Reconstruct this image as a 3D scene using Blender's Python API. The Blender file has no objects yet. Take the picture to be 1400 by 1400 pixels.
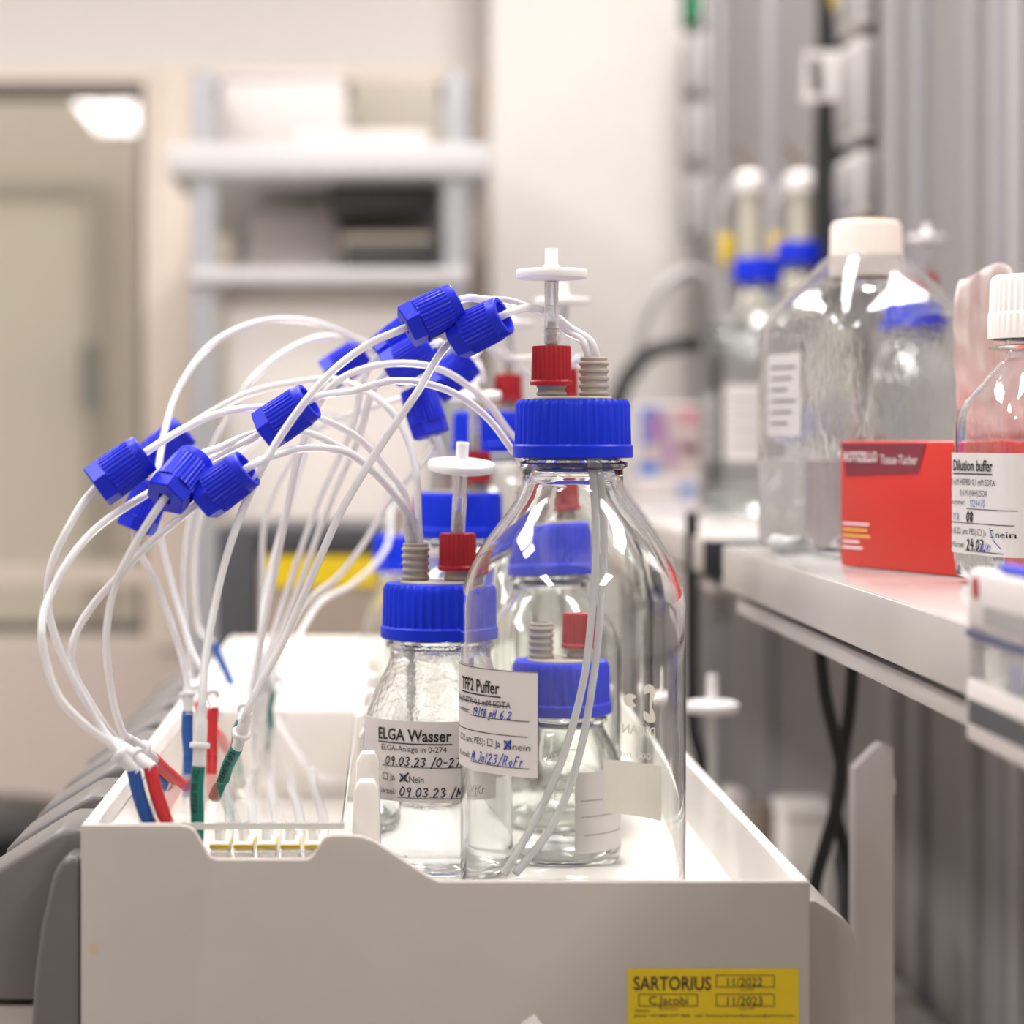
import bpy, bmesh, math, random
from mathutils import Vector, Matrix
random.seed(7)
PI = math.pi
S = bpy.context.scene
COL = S.collection

# ------------------------------------------------------------------ camera
ZC = 1.30            # camera height above the room floor
F = 3040.0           # focal length in pixels of the 1400 px frame
CX, CY = 530.0, 600.0
cam_d = bpy.data.cameras.new('camera')
cam = bpy.data.objects.new('camera', cam_d); COL.objects.link(cam)
cam.location = (0, 0, ZC); cam.rotation_euler = (PI/2, 0, 0)
cam_d.sensor_width = 36; cam_d.lens = 36*F/1400
cam_d.shift_x = (700-CX)/1400; cam_d.shift_y = -(700-CY)/1400
cam_d.clip_start = 0.05; cam_d.clip_end = 50
cam_d.dof.use_dof = True; cam_d.dof.focus_distance = 1.0; cam_d.dof.aperture_fstop = 5.8
S.camera = cam

# ------------------------------------------------------------------ world and view
w = bpy.data.worlds.new('world'); S.world = w; w.use_nodes = True
bg = w.node_tree.nodes['Background']
bg.inputs[0].default_value = (1.0, 0.95, 0.89, 1); bg.inputs[1].default_value = 0.6
S.view_settings.view_transform = 'Standard'; S.view_settings.look = 'None'
S.view_settings.gamma = 1; S.view_settings.exposure = 1.4
S.view_settings.use_curve_mapping = False
LAMP = 11.0          # radiance of the ceiling lamps' diffusers
c = S.cycles
c.max_bounces = 24; c.transmission_bounces = 20; c.glossy_bounces = 8; c.diffuse_bounces = 5
c.transparent_max_bounces = 16; c.sample_clamp_indirect = 14; c.blur_glossy = 0.8

# ------------------------------------------------------------------ materials
def mat(name, col, rough=0.5, metal=0.0, trans=0.0, ior=1.45, emit=None, bump=None, var=0.04, coat=0.0, spec=0.5, sss=0.0):
    m = bpy.data.materials.new(name); m.use_nodes = True
    nt = m.node_tree; b = nt.nodes['Principled BSDF']
    b.inputs['Roughness'].default_value = rough; b.inputs['Metallic'].default_value = metal
    b.inputs['Transmission Weight'].default_value = trans; b.inputs['IOR'].default_value = ior
    b.inputs['Specular IOR Level'].default_value = spec
    b.inputs['Coat Weight'].default_value = coat
    if sss: b.inputs['Subsurface Weight'].default_value = sss; b.inputs['Subsurface Scale'].default_value = 0.01
    if emit:
        b.inputs['Emission Color'].default_value = (*emit[0], 1); b.inputs['Emission Strength'].default_value = emit[1]
    if var and trans < 0.9 and not emit:
        tc = nt.nodes.new('ShaderNodeTexCoord'); n = nt.nodes.new('ShaderNodeTexNoise')
        n.inputs['Scale'].default_value = 35; n.inputs['Detail'].default_value = 4
        r = nt.nodes.new('ShaderNodeMix'); r.data_type = 'RGBA'
        r.inputs['A'].default_value = (*[max(0, x*(1-var)) for x in col], 1)
        r.inputs['B'].default_value = (*[min(1, x*(1+var)) for x in col], 1)
        nt.links.new(tc.outputs['Object'], n.inputs['Vector']); nt.links.new(n.outputs['Fac'], r.inputs['Factor'])
        nt.links.new(r.outputs['Result'], b.inputs['Base Color'])
    else:
        b.inputs['Base Color'].default_value = (*col, 1)
    if bump:
        tc = nt.nodes.new('ShaderNodeTexCoord'); n = nt.nodes.new('ShaderNodeTexNoise')
        n.inputs['Scale'].default_value = bump[0]; n.inputs['Detail'].default_value = 3
        bp = nt.nodes.new('ShaderNodeBump'); bp.inputs['Strength'].default_value = bump[1]; bp.inputs['Distance'].default_value = bump[2]
        nt.links.new(tc.outputs['Object'], n.inputs['Vector']); nt.links.new(n.outputs['Fac'], bp.inputs['Height'])
        nt.links.new(bp.outputs['Normal'], b.inputs['Normal'])
    return m

M = {}
M['wall'] = mat('cream paint', (0.71, 0.67, 0.635), 0.8)
M['wallp'] = mat('pinkish beige paint', (0.70, 0.60, 0.54), 0.8)
M['ceil'] = mat('ceiling white', (0.85, 0.83, 0.80), 0.9)
M['floor'] = mat('grey vinyl floor', (0.42, 0.40, 0.38), 0.5)
M['frame'] = mat('window frame cream', (0.76, 0.66, 0.57), 0.6)
M['shadow_gap'] = mat('dark gasket', (0.16, 0.14, 0.13), 0.7)
M['far_wall'] = mat('far room paint', (0.60, 0.54, 0.46), 0.8)
M['far_door'] = mat('far door paint', (0.66, 0.61, 0.51), 0.7)
M['pane'] = mat('window glass', (1, 1, 1), 0.0, trans=1.0, ior=1.5)
M['panel'] = mat('pump unit beige plastic', (0.445, 0.405, 0.37), 0.45, bump=(2500, 0.05, 0.0003))
M['tray'] = mat('tray off white plastic', (0.85, 0.815, 0.765), 0.4)
M['pump'] = mat('pump grey plastic', (0.15, 0.14, 0.135), 0.38)
M['pump2'] = mat('pump mid grey plastic', (0.125, 0.118, 0.113), 0.36)
M['acrylic'] = mat('clear acrylic', (0.99, 0.99, 0.975), 0.03, trans=1.0, ior=1.18)
M['edge'] = mat('sawn acrylic edge', (.88, .87, .83), .4, trans=.3, var=0)
M['rack_carton'] = mat('rack white box', (.58, .535, .515), .6)
M['rack_beige'] = mat('rack beige box', (.30, .27, .22), .6)
M['glass'] = mat('borosilicate glass', (0.99, 1.0, 0.99), 0.0, trans=1.0, ior=1.45, bump=(18, 0.25, 0.0006))
M['glass_wet'] = mat('glass with condensation', (0.99, 1.0, 1.0), 0.0, trans=1.0, ior=1.45, bump=(320, 0.22, 0.0006))
M['petg'] = mat('clear bottle plastic', (0.975, 0.98, 0.985), 0.02, trans=1.0, ior=1.5, bump=(40, 0.3, 0.001))
M['water'] = mat('water', (0.97, 0.985, 0.985), 0.0, trans=1.0, ior=1.33)
M['blue'] = mat('blue cap plastic', (0.001, 0.026, 0.62), 0.4, var=0.05, spec=0.3)
M['nut'] = mat('blue fitting plastic', (0.010, 0.022, 0.60), 0.4, var=0.06, spec=0.3)
M['red'] = mat('red cap plastic', (0.42, 0.018, 0.025), 0.4, spec=0.35)
M['tan'] = mat('grey beige threaded plastic', (0.40, 0.355, 0.29), 0.5)
M['white'] = mat('white plastic', (0.86, 0.83, 0.79), 0.45)
M['filter'] = mat('white filter plastic', (0.90, 0.885, 0.87), 0.35)
M['clear'] = mat('clear tubing', (0.95, 0.95, 0.96), 0.08, trans=0.85, ior=1.38)
M['tube'] = mat('milky silicone', (0.94, 0.935, 0.95), 0.25, trans=0.45, ior=1.4, var=0.0, sss=0.15)
M['conn'] = mat('translucent connector', (0.92, 0.91, 0.90), 0.2, trans=0.4, ior=1.4, var=0.0)
M['s_blue'] = mat('blue sleeve', (0.015, 0.085, 0.32), 0.5)
M['s_red'] = mat('red sleeve', (0.62, 0.03, 0.035), 0.5)
M['s_green'] = mat('green sleeve', (0.006, 0.17, 0.13), 0.5)
M['paper'] = mat('label paper', (0.80, 0.765, 0.745), 0.6)
M['ink'] = mat('black ink', (0.02, 0.02, 0.022), 0.7)
M['ink_grey'] = mat('grey print', (0.12, 0.115, 0.12), 0.7)
M['ink_blue'] = mat('blue pen ink', (0.02, 0.04, 0.42), 0.6)
M['ink_black'] = mat('black pen ink', (0.015, 0.015, 0.03), 0.6)
M['enamel'] = mat('white enamel', (0.86, 0.81, 0.70), 0.6)
def translucent(m, k):
    nt = m.node_tree; b = nt.nodes['Principled BSDF']; o = nt.nodes['Material Output']
    t = nt.nodes.new('ShaderNodeBsdfTranslucent'); mx = nt.nodes.new('ShaderNodeMixShader'); mx.inputs[0].default_value = k
    src = b.inputs['Base Color'].links[0].from_socket
    nt.links.new(src, t.inputs['Color']); nt.links.new(b.outputs[0], mx.inputs[1]); nt.links.new(t.outputs[0], mx.inputs[2]); nt.links.new(mx.outputs[0], o.inputs['Surface'])
translucent(M['enamel'], 0.55); translucent(M['paper'], 0.25)
M['yellow'] = mat('yellow sticker', (0.70, 0.50, 0.008), 0.4)
M['shelf'] = mat('shelf light grey', (0.48, 0.445, 0.42), 0.35)
M['shelf_top'] = mat('shelf top laminate', (0.50, 0.475, 0.455), 0.14)
M['black'] = mat('black rubber', (0.012, 0.012, 0.013), 0.45)
M['steel'] = mat('galvanised steel', (0.40, 0.41, 0.43), 0.4, metal=0.4)
M['rack_white'] = mat('rack shelf grey white', (0.56, 0.545, 0.545), 0.4)
M['service'] = mat('service panel grey', (0.255, 0.24, 0.237), 0.5)
M['service_d'] = mat('service panel profile', (0.275, 0.262, 0.29), 0.45)
M['service_l'] = mat('service light profile', (0.30, 0.285, 0.275), 0.45)
M['socket'] = mat('socket grey', (0.36, 0.345, 0.34), 0.45)
M['socket_l'] = mat('socket frame light grey', (0.62, 0.59, 0.57), 0.45)
M['green'] = mat('green socket', (0.01, 0.16, 0.06), 0.45)
M['box_red'] = mat('red carton', (0.60, 0.035, 0.022), 0.4)
M['box_maroon'] = mat('dark red print', (0.22, 0.035, 0.045), 0.4)
M['print_white'] = mat('white print', (0.90, 0.80, 0.77), 0.5)
M['print_yellow'] = mat('yellow print', (0.85, 0.62, 0.12), 0.5)
M['tissue'] = mat('tissue paper', (0.80, 0.715, 0.69), 0.9)
translucent(M['tissue'], 0.3)
M['capw'] = mat('white screw cap', (0.86, 0.78, 0.715), 0.42)
M['orange'] = mat('orange cap disc', (0.75, 0.30, 0.08), 0.5)
M['carton'] = mat('white carton', (0.68, 0.63, 0.61), 0.6)
M['carton_b'] = mat('beige carton', (0.55, 0.50, 0.42), 0.6)
M['dark'] = mat('dark grey plastic', (0.055, 0.055, 0.062), 0.5)
M['dark2'] = mat('charcoal tray', (0.075, 0.075, 0.078), 0.5)
M['navy'] = mat('navy plastic', (0.04, 0.05, 0.16), 0.5)
M['taupe'] = mat('taupe housing', (0.29, 0.235, 0.185), 0.5)
M['brown'] = mat('brown carton', (0.22, 0.17, 0.13), 0.6)
M['bench'] = mat('bench laminate', (0.50, 0.47, 0.44), 0.4)
M['purple'] = mat('violet print', (0.30, 0.16, 0.32), 0.6)
M['pinkp'] = mat('pink print', (0.50, 0.22, 0.26), 0.6)
M['bluep'] = mat('blue print', (0.05, 0.16, 0.50), 0.6)
M['dkred'] = mat('dark plum print', (0.13, 0.05, 0.07), 0.6)
M['lamp'] = mat('lamp diffuser', (0.9, 0.9, 0.9), 0.5, emit=((1.0, 0.96, 0.945), LAMP))
M['lamp_h'] = mat('lamp housing', (0.8, 0.8, 0.8), 0.5)
M['s_white'] = mat('white sleeve', (.82, .80, .78), .4)
M['stain'] = mat('brown stain', (0.46, 0.36, 0.25), 0.6)

# front panel: one small brownish stain as dirt on the plastic
def fade_bump(m, z0, z1, k):
    nt = m.node_tree; bp = [n for n in nt.nodes if n.type == 'BUMP'][0]; tc = [n for n in nt.nodes if n.type == 'TEX_COORD'][0]
    sx = nt.nodes.new('ShaderNodeSeparateXYZ'); mr = nt.nodes.new('ShaderNodeMapRange')
    mr.inputs[1].default_value = z0; mr.inputs[2].default_value = z1; mr.inputs[3].default_value = 0.03; mr.inputs[4].default_value = k
    nt.links.new(tc.outputs['Object'], sx.inputs[0]); nt.links.new(sx.outputs['Z'], mr.inputs[0]); nt.links.new(mr.outputs[0], bp.inputs['Strength'])
fade_bump(M['glass_wet'], .052, .062, .6)
def add_stain(m, centre, r):
    nt = m.node_tree; b = nt.nodes['Principled BSDF']
    lk = [l for l in nt.links if l.to_socket == b.inputs['Base Color']][0]; src = lk.from_socket
    tc = nt.nodes.new('ShaderNodeTexCoord'); d = nt.nodes.new('ShaderNodeVectorMath'); d.operation = 'DISTANCE'
    d.inputs[1].default_value = centre
    mr = nt.nodes.new('ShaderNodeMapRange'); mr.inputs[1].default_value = r*0.75; mr.inputs[2].default_value = r
    mr.inputs[3].default_value = 0.55; mr.inputs[4].default_value = 0
    mx = nt.nodes.new('ShaderNodeMix'); mx.data_type = 'RGBA'; mx.inputs['B'].default_value = (0.48, 0.33, 0.18, 1)
    nt.links.new(tc.outputs['Object'], d.inputs[0]); nt.links.new(d.outputs['Value'], mr.inputs[0])
    nt.links.new(mr.outputs[0], mx.inputs['Factor']); nt.links.new(src, mx.inputs['A'])
    nt.links.new(mx.outputs['Result'], b.inputs['Base Color'])

# ------------------------------------------------------------------ geometry helpers
def P(px, py, Y):
    "point of the place at distance Y seen at a pixel of the 1400 frame"
    return Vector(((px-CX)/F*Y, Y, ZC-(py-CY)/F*Y))

ORG = {}
class MB:
    def __init__(s): s.v = []; s.f = []
    def add(s, vs, fs):
        o = len(s.v); s.v += [Vector(v) for v in vs]; s.f += [tuple(i+o for i in f) for f in fs]; return s
    def bm(s, bm, mx=None):
        bm.verts.index_update()
        s.add([(mx @ v.co if mx else v.co) for v in bm.verts], [[v.index for v in f.verts] for f in bm.faces]); bm.free(); return s
    def box(s, lo, hi, bev=0.0, seg=2, rotz=0, mx=None):
        lo, hi = Vector(lo), Vector(hi)
        b = bmesh.new(); bmesh.ops.create_cube(b, size=1)
        d = hi-lo
        for v in b.verts: v.co = Vector((v.co.x*d.x, v.co.y*d.y, v.co.z*d.z))
        if bev: bmesh.ops.bevel(b, geom=b.edges[:], offset=bev, segments=seg, affect='EDGES', profile=0.5)
        m = Matrix.Translation((lo+hi)/2) @ Matrix.Rotation(rotz, 4, 'Z')
        if mx: m = mx @ m
        return s.bm(b, m)
    def prism(s, pts, y0, y1, bev=0.0, seg=2, mx=None):
        "outline in x,z extruded along y"
        b = bmesh.new()
        f0 = [b.verts.new((x, y0, z)) for x, z in pts]; f1 = [b.verts.new((x, y1, z)) for x, z in pts]
        n = len(pts)
        b.faces.new(f0); b.faces.new(f1[::-1])
        for i in range(n): b.faces.new((f0[i], f1[i], f1[(i+1) % n], f0[(i+1) % n]))
        bmesh.ops.recalc_face_normals(b, faces=b.faces[:])
        if bev: bmesh.ops.bevel(b, geom=[e for e in b.edges if e.calc_face_angle(0) > 0.6], offset=bev, segments=seg, affect='EDGES', profile=0.5)
        bmesh.ops.triangulate(b, faces=[f for f in b.faces if len(f.verts) > 4])
        return s.bm(b, mx)
    def lathe(s, prof, n=48, mx=None, ribs=0, closed=False, sq=None):
        "profile of (r, z[, rib depth]); ribs cut the radius; sq = superellipse exponent for square bottles"
        mx = mx or Matrix(); o = len(s.v)
        if ribs: n = ribs*4
        rings = []
        for p in prof:
            r, z = p[0], p[1]; amp = p[2] if len(p) > 2 else 0
            if r < 1e-7:
                s.v.append(mx @ Vector((0, 0, z))); rings.append([len(s.v)-1]); continue
            ring = []
            for i in range(n):
                a = 2*PI*i/n; rr = r
                if ribs and amp and i % 4 in (2, 3): rr = r-amp
                if sq:
                    e = sq if len(p) < 4 else p[3]
                    k = (abs(math.cos(a))**e+abs(math.sin(a))**e)**(-1/e); rr = r*k
                s.v.append(mx @ Vector((rr*math.cos(a), rr*math.sin(a), z))); ring.append(len(s.v)-1)
            rings.append(ring)
        L = list(zip(rings, rings[1:]))
        if closed: L.append((rings[-1], rings[0]))
        for A, B in L:
            if len(A) == 1 and len(B) == 1: continue
            for i in range(n):
                j = (i+1) % n
                if len(A) == 1: s.f.append((A[0], B[j], B[i]))
                elif len(B) == 1: s.f.append((A[i], A[j], B[0]))
                else: s.f.append((A[i], A[j], B[j], B[i]))
        return s
    def tube(s, pts, r, n=12, cap=True, rin=None):
        pts = [Vector(p) for p in pts]; m = len(pts)
        T = [(pts[min(i+1, m-1)]-pts[max(i-1, 0)]).normalized() for i in range(m)]
        u = T[0].orthogonal().normalized(); o = len(s.v)
        rs = r if isinstance(r, (list, tuple)) else [r]*m
        for i in range(m):
            u = (u-T[i]*u.dot(T[i])).normalized(); w_ = T[i].cross(u)
            for k in range(n):
                a = 2*PI*k/n; s.v.append(pts[i]+(u*math.cos(a)+w_*math.sin(a))*rs[i])
        for i in range(m-1):
            for k in range(n):
                k2 = (k+1) % n
                s.f.append((o+i*n+k, o+i*n+k2, o+(i+1)*n+k2, o+(i+1)*n+k))
        if cap:
            s.f.append(tuple(o+k for k in reversed(range(n)))); s.f.append(tuple(o+(m-1)*n+k for k in range(n)))
        return s
    def build(s, name, m, parent=None, ang=40, local=False):
        org = Vector((0, 0, 0)) if (parent is None or local) else ORG[parent.name]
        me = bpy.data.meshes.new(name); me.from_pydata([tuple(v-org) for v in s.v], [], s.f)
        me.materials.append(M[m] if isinstance(m, str) else m)
        me.polygons.foreach_set('use_smooth', [True]*len(me.polygons))
        me.set_sharp_from_angle(angle=math.radians(ang)); me.update()
        o = bpy.data.objects.new(name, me); COL.objects.link(o)
        if parent is not None: o.parent = parent; ORG[o.name] = ORG[parent.name]
        else: ORG[o.name] = Vector((0, 0, 0))
        return o

def thing(name, label, cat, loc=(0, 0, 0), group=None):
    o = bpy.data.objects.new(name, None); COL.objects.link(o); o.location = loc; o.empty_display_size = 0.02
    o['label'] = label; o['category'] = cat
    if group: o['group'] = group
    ORG[o.name] = Vector(loc); return o
def tag(o, label, cat, group=None):
    o['label'] = label; o['category'] = cat
    if group: o['group'] = group
    return o
def struct(o): o['kind'] = 'structure'; return o

def smooth(pts, sub=8):
    pts = [Vector(p) for p in pts]; out = []
    q = [pts[0]*2-pts[1]]+pts+[pts[-1]*2-pts[-2]]
    for i in range(1, len(q)-2):
        p0, p1, p2, p3 = q[i-1:i+3]
        d1 = (p2-p1).length; d0 = (p1-p0).length; d2 = (p3-p2).length
        m1 = ((p1-p0)/max(d0, 1e-6)*d1+(p2-p1))/2 if d0 > 0 else p2-p1
        m2 = ((p3-p2)/max(d2, 1e-6)*d1+(p2-p1))/2
        for k in range(sub):
            t = k/sub
            out.append((2*t**3-3*t*t+1)*p1+(t**3-2*t*t+t)*m1+(-2*t**3+3*t*t)*p2+(t**3-t*t)*m2)
    out.append(pts[-1]); return out

def frame_mx(p, axis, up=Vector((0, -1, 0))):
    "matrix whose z is along axis, at point p"
    z = Vector(axis).normalized(); x = up.cross(z)
    if x.length < 1e-4: x = Vector((1, 0, 0))
    x.normalize(); y = z.cross(x)
    return Matrix.Translation(p) @ Matrix((x, y, z)).transposed().to_4x4()

# ------------------------------------------------------------------ writing
_tc = {}
def text_geo(s, cap, width=None, bold=0.0, shear=0.0):
    "flat letters: list of (u,v) verts, faces, width; starts at u=0, baseline v=0"
    k = (s, bold, shear)
    if k not in _tc:
        cu = bpy.data.curves.new('t', 'FONT'); cu.body = s; cu.size = 1; cu.offset = bold; cu.shear = shear; cu.resolution_u = 3
        o = bpy.data.objects.new('t', cu); COL.objects.link(o)
        dg = bpy.context.evaluated_depsgraph_get(); dg.update()
        me = bpy.data.meshes.new_from_object(o.evaluated_get(dg))
        _tc[k] = ([(v.co.x, v.co.y) for v in me.vertices], [tuple(p.vertices) for p in me.polygons])
        bpy.data.objects.remove(o); bpy.data.curves.remove(cu); bpy.data.meshes.remove(me)
    vs, fs = _tc[k]
    x0 = min(v[0] for v in vs); x1 = max(v[0] for v in vs)
    sy = cap/0.73; sx = sy if width is None else width/(x1-x0)
    return [((x-x0)*sx, y*sy) for x, y in vs], fs, (x1-x0)*sx

class Ink:
    "collects flat marks in label coordinates (u right, v up) and maps them onto a surface"
    def __init__(s): s.v = []; s.f = []
    def _add(s, vs, fs): o = len(s.v); s.v += vs; s.f += [tuple(i+o for i in f) for f in fs]
    def text(s, t, u, v, cap, width=None, bold=0.0, shear=0.0, align='l', slope=0.0):
        vs, fs, w_ = text_geo(t, cap, width, bold, shear)
        if align == 'c': u -= w_/2
        if align == 'r': u -= w_
        s._add([(a+u, b+v+a*slope) for a, b in vs], fs); return s
    def line(s, pts, th):
        for (a, b), (c_, d) in zip(pts, pts[1:]):
            L = math.hypot(c_-a, d-b); n = max(1, int(L/0.003)); nx, ny = -(d-b)/max(L, 1e-9)*th/2, (c_-a)/max(L, 1e-9)*th/2
            ex, ey = (c_-a)/max(L, 1e-9)*th*0.3, (d-b)/max(L, 1e-9)*th*0.3
            a2, b2, c2, d2 = a-ex, b-ey, c_+ex, d+ey
            vs = []
            for i in range(n+1):
                t = i/n; x, y = a2+(c2-a2)*t, b2+(d2-b2)*t; vs += [(x+nx, y+ny), (x-nx, y-ny)]
            s._add(vs, [(2*i, 2*i+1, 2*i+3, 2*i+2) for i in range(n)])
        return s
    def rect(s, u0, v0, u1, v1, th): return s.line([(u0, v0), (u1, v0), (u1, v1), (u0, v1), (u0, v0)], th)
    def fill(s, u0, v0, u1, v1, n=10):
        vs = []
        for i in range(n+1):
            x = u0+(u1-u0)*i/n; vs += [(x, v0), (x, v1)]
        s._add(vs, [(2*i, 2*i+2, 2*i+3, 2*i+1) for i in range(n)]); return s
    def poly(s, pts): s._add(list(pts), [tuple(range(len(pts)))]); return s
    def pen(s, t, u, v, h, th, slant=0.25):
        "handwriting made of pen strokes"
        for ch in t:
            g = PEN.get(ch, ([], 0.35)); 
            for st in g[0]:
                s.line([(u+(x*0.62+y*slant)*h+random.uniform(-.02, .02)*h, v+y*h+random.uniform(-.03, .03)*h) for x, y in st], th)
            u += g[1]*h*0.78
        return s
    def build(s, fn, name, m, parent):
        mb = MB(); mb.v = [fn(u, v) for u, v in s.v]; mb.f = s.f
        return mb.build(name, m, parent)
PEN = {
 '0': ([[(.5, 1), (.1, .7), (.05, .3), (.4, 0), (.85, .3), (.9, .75), (.5, 1)]], 1.0),
 '1': ([[(.2, .7), (.6, 1), (.5, 0)]], .75), '2': ([[(.1, .8), (.5, 1), (.85, .75), (.1, 0), (.9, .05)]], 1.0),
 '3': ([[(.1, .9), (.6, 1), (.8, .75), (.4, .55), (.85, .3), (.5, 0), (.05, .12)]], 1.0),
 '4': ([[(.5, 1), (.05, .4), (.9, .42)], [(.7, .75), (.65, 0)]], 1.0), '6': ([[(.7, 1), (.2, .6), (.1, .2), (.5, 0), (.85, .25), (.5, .5), (.15, .3)]], 1.0),
 '7': ([[(.1, 1), (.9, .95), (.35, 0)]], .95), '8': ([[(.5, .52), (.15, .78), (.5, 1), (.85, .78), (.15, .25), (.5, 0), (.88, .25), (.5, .52)]], 1.0),
 '9': ([[(.8, .7), (.4, .5), (.15, .75), (.5, 1), (.8, .8), (.6, 0)]], 1.0), '/': ([[(.1, -.2), (.7, 1.15)]], .8), '|': ([[(.3, -.15), (.35, 1.1)]], .6),
 '.': ([[(.2, 0), (.3, .06)]], .5), '-': ([[(.1, .45), (.7, .48)]], .85), ' ': ([], .6),
 'p': ([[(.2, .6), (.05, -.4)], [(.15, .5), (.6, .6), (.65, .2), (.15, .1)]], .8), 'H': ([[(.15, 1), (.1, 0)], [(.75, 1), (.7, 0)], [(.1, .5), (.75, .52)]], 1.0),
 'M': ([[(.05, 0), (.2, 1), (.5, .3), (.85, 1), (.95, 0)]], 1.15), 't': ([[(.35, 1), (.3, .1), (.5, 0)], [(.05, .65), (.65, .68)]], .75),
 'K': ([[(.15, 1), (.1, 0)], [(.8, 1), (.15, .5), (.85, 0)]], .95), 'r': ([[(.15, .6), (.1, 0)], [(.12, .4), (.5, .62)]], .65),
 'R': ([[(.1, 0), (.15, 1), (.7, .85), (.6, .5), (.15, .5), (.8, 0)]], .95), 'o': ([[(.4, .55), (.1, .3), (.4, 0), (.7, .3), (.4, .55)]], .8),
 'F': ([[(.7, 1), (.15, .95), (.1, 0)], [(.1, .5), (.55, .55)]], .85), 'J': ([[(.3, 1), (.75, 1), (.6, .1), (.25, 0), (.1, .25)]], .85),
 'u': ([[(.1, .6), (.15, .05), (.5, .1), (.6, .6), (.65, 0)]], .8), 'l': ([[(.2, 1), (.2, 0)]], .45), 'i': ([[(.2, .6), (.2, 0)]], .45),
}
def on_cyl(cx, cy, r, ang0, z0):
    "u along the girth starting at angle ang0 (0 faces the camera, positive to its right)"
    def fn(u, v):
        a = ang0+u/r
        return Vector((cx+r*math.sin(a), cy-r*math.cos(a), z0+v))
    return fn
def on_plane(o, du, dv):
    o, du, dv = Vector(o), Vector(du).normalized(), Vector(dv).normalized()
    return lambda u, v: o+du*u+dv*v
def cyl_label(cx, cy, r, a0, width, z0, h, parent, name='label', m='paper'):
    mb = MB(); n = 28; vs = []
    for k, rr in enumerate((r+0.00025, r+0.00055)):
        fn = on_cyl(cx, cy, rr, a0, z0)
        for i in range(n+1):
            u = width*i/n*rr/(r+0.0004); vs += [fn(u, 0), fn(u, h)]
    mb.add(vs, [(2*i, 2*i+2, 2*i+3, 2*i+1) if k else (2*i+1, 2*i+3, 2*i+2, 2*i) for k in (0,) for i in range(n)] +
               [(2*(n+1)+2*i, 2*(n+1)+2*i+2, 2*(n+1)+2*i+3, 2*(n+1)+2*i+1) for i in range(n)] +
               [(2*i, 2*(n+1)+2*i, 2*(n+1)+2*i+2, 2*i+2) for i in range(n)] + [(2*i+1, 2*i+3, 2*(n+1)+2*i+3, 2*(n+1)+2*i+1) for i in range(n)])
    return mb.build(name, m, parent)

# ================================================================== SETTING
BENCH = ZC-0.58
def Q(px, Y): return (px-CX)/F*Y
def Zy(py, Y): return ZC-(py-CY)/F*Y
CEIL = ZC+1.45
struct(MB().box((-3.2, -3.2, -0.1), (3.2, 8.2, 0)).build('floor', 'floor'))
struct(MB().box((-3.2, -3.2, CEIL), (3.2, 4.5, CEIL+0.1)).build('ceiling', 'ceil'))
struct(MB().box((-3.3, -3.2, 0), (-3.2, 4.5, CEIL)).build('wall_left', 'wall'))
struct(MB().box((3.2, -3.2, 0), (3.3, 4.5, CEIL)).build('wall_right', 'wall'))
struct(MB().box((-3.3, -3.3, 0), (3.3, -3.2, CEIL)).build('wall_front', 'wall'))
YB = 4.4
x_m0, x_m1 = Q(217, YB), Q(262, YB)      # mullion between the two windows
x_r = Q(664, YB); z_top = Zy(92, YB); z_sill = Zy(886, YB)
wb = MB()
wb.box((-3.2, YB, z_top), (3.2, YB+0.12, CEIL))                    # over the windows
wb.box((-3.2, YB, 0), (x_r, YB+0.12, z_sill))
wb.box((-3.2, YB, z_sill), (-1.6, YB+0.12, z_top))
struct(wb.build('wall_back', 'wall'))
struct(MB().box((x_r, YB-0.22, 0), (3.2, YB+0.12, CEIL)).build('wall_back_pier', 'wall'))
struct(MB().box((-3.2, YB-0.012, Zy(1100, YB)), (x_r, YB-0.001, z_sill-0.012)).build('trim_1', 'wallp'))
wn = 0
def window(x0, x1, rails=()):
    global wn; wn += 1
    fr = MB(); t = 0.028; y0, y1 = YB-0.004, YB+0.06
    fr.box((x0, y0, z_sill), (x0+t, y1, z_top)); fr.box((x1-t, y0, z_sill), (x1, y1, z_top))
    fr.box((x0+t, y0, z_sill), (x1-t, y1, z_sill+t)); fr.box((x0+t, y0, z_top-t), (x1-t, y1, z_top))
    o = struct(fr.build('window_%d' % wn, 'frame'))
    g = MB()
    for a, b in ((x0+t, x0+t+0.014), (x1-t-0.014, x1-t)): g.box((a, y0+0.004, z_sill+t), (b, y1, z_top-t))
    g.box((x0+t, y0-0.001, z_top-t-0.030), (x1-t, y1, z_top-t)); g.box((x0+t, y0+0.004, z_sill+t), (x1-t, y1, z_sill+t+0.02))
    g.build('shade_strip', 'shadow_gap' if wn == 1 else 'shadow_gap', o)  # dark strips painting the shade inside the window frame, widest at the top
    for z in rails: MB().box((x0+t, y0, z-0.02), (x1-t, y1, z+0.02)).build('rail', 'frame', o)
    MB().box((x0+t, YB+0.03, z_sill+t), (x1-t, YB+0.036, z_top-t)).build('pane', 'pane', o)
    return o
window(-1.6, x_m0, (Zy(785, YB),)); window(x_m1, x_r, ())
struct(MB().box((x_m0, YB-0.02, z_sill), (x_m1, YB+0.12, z_top)).build('trim_2', 'frame'))
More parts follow.
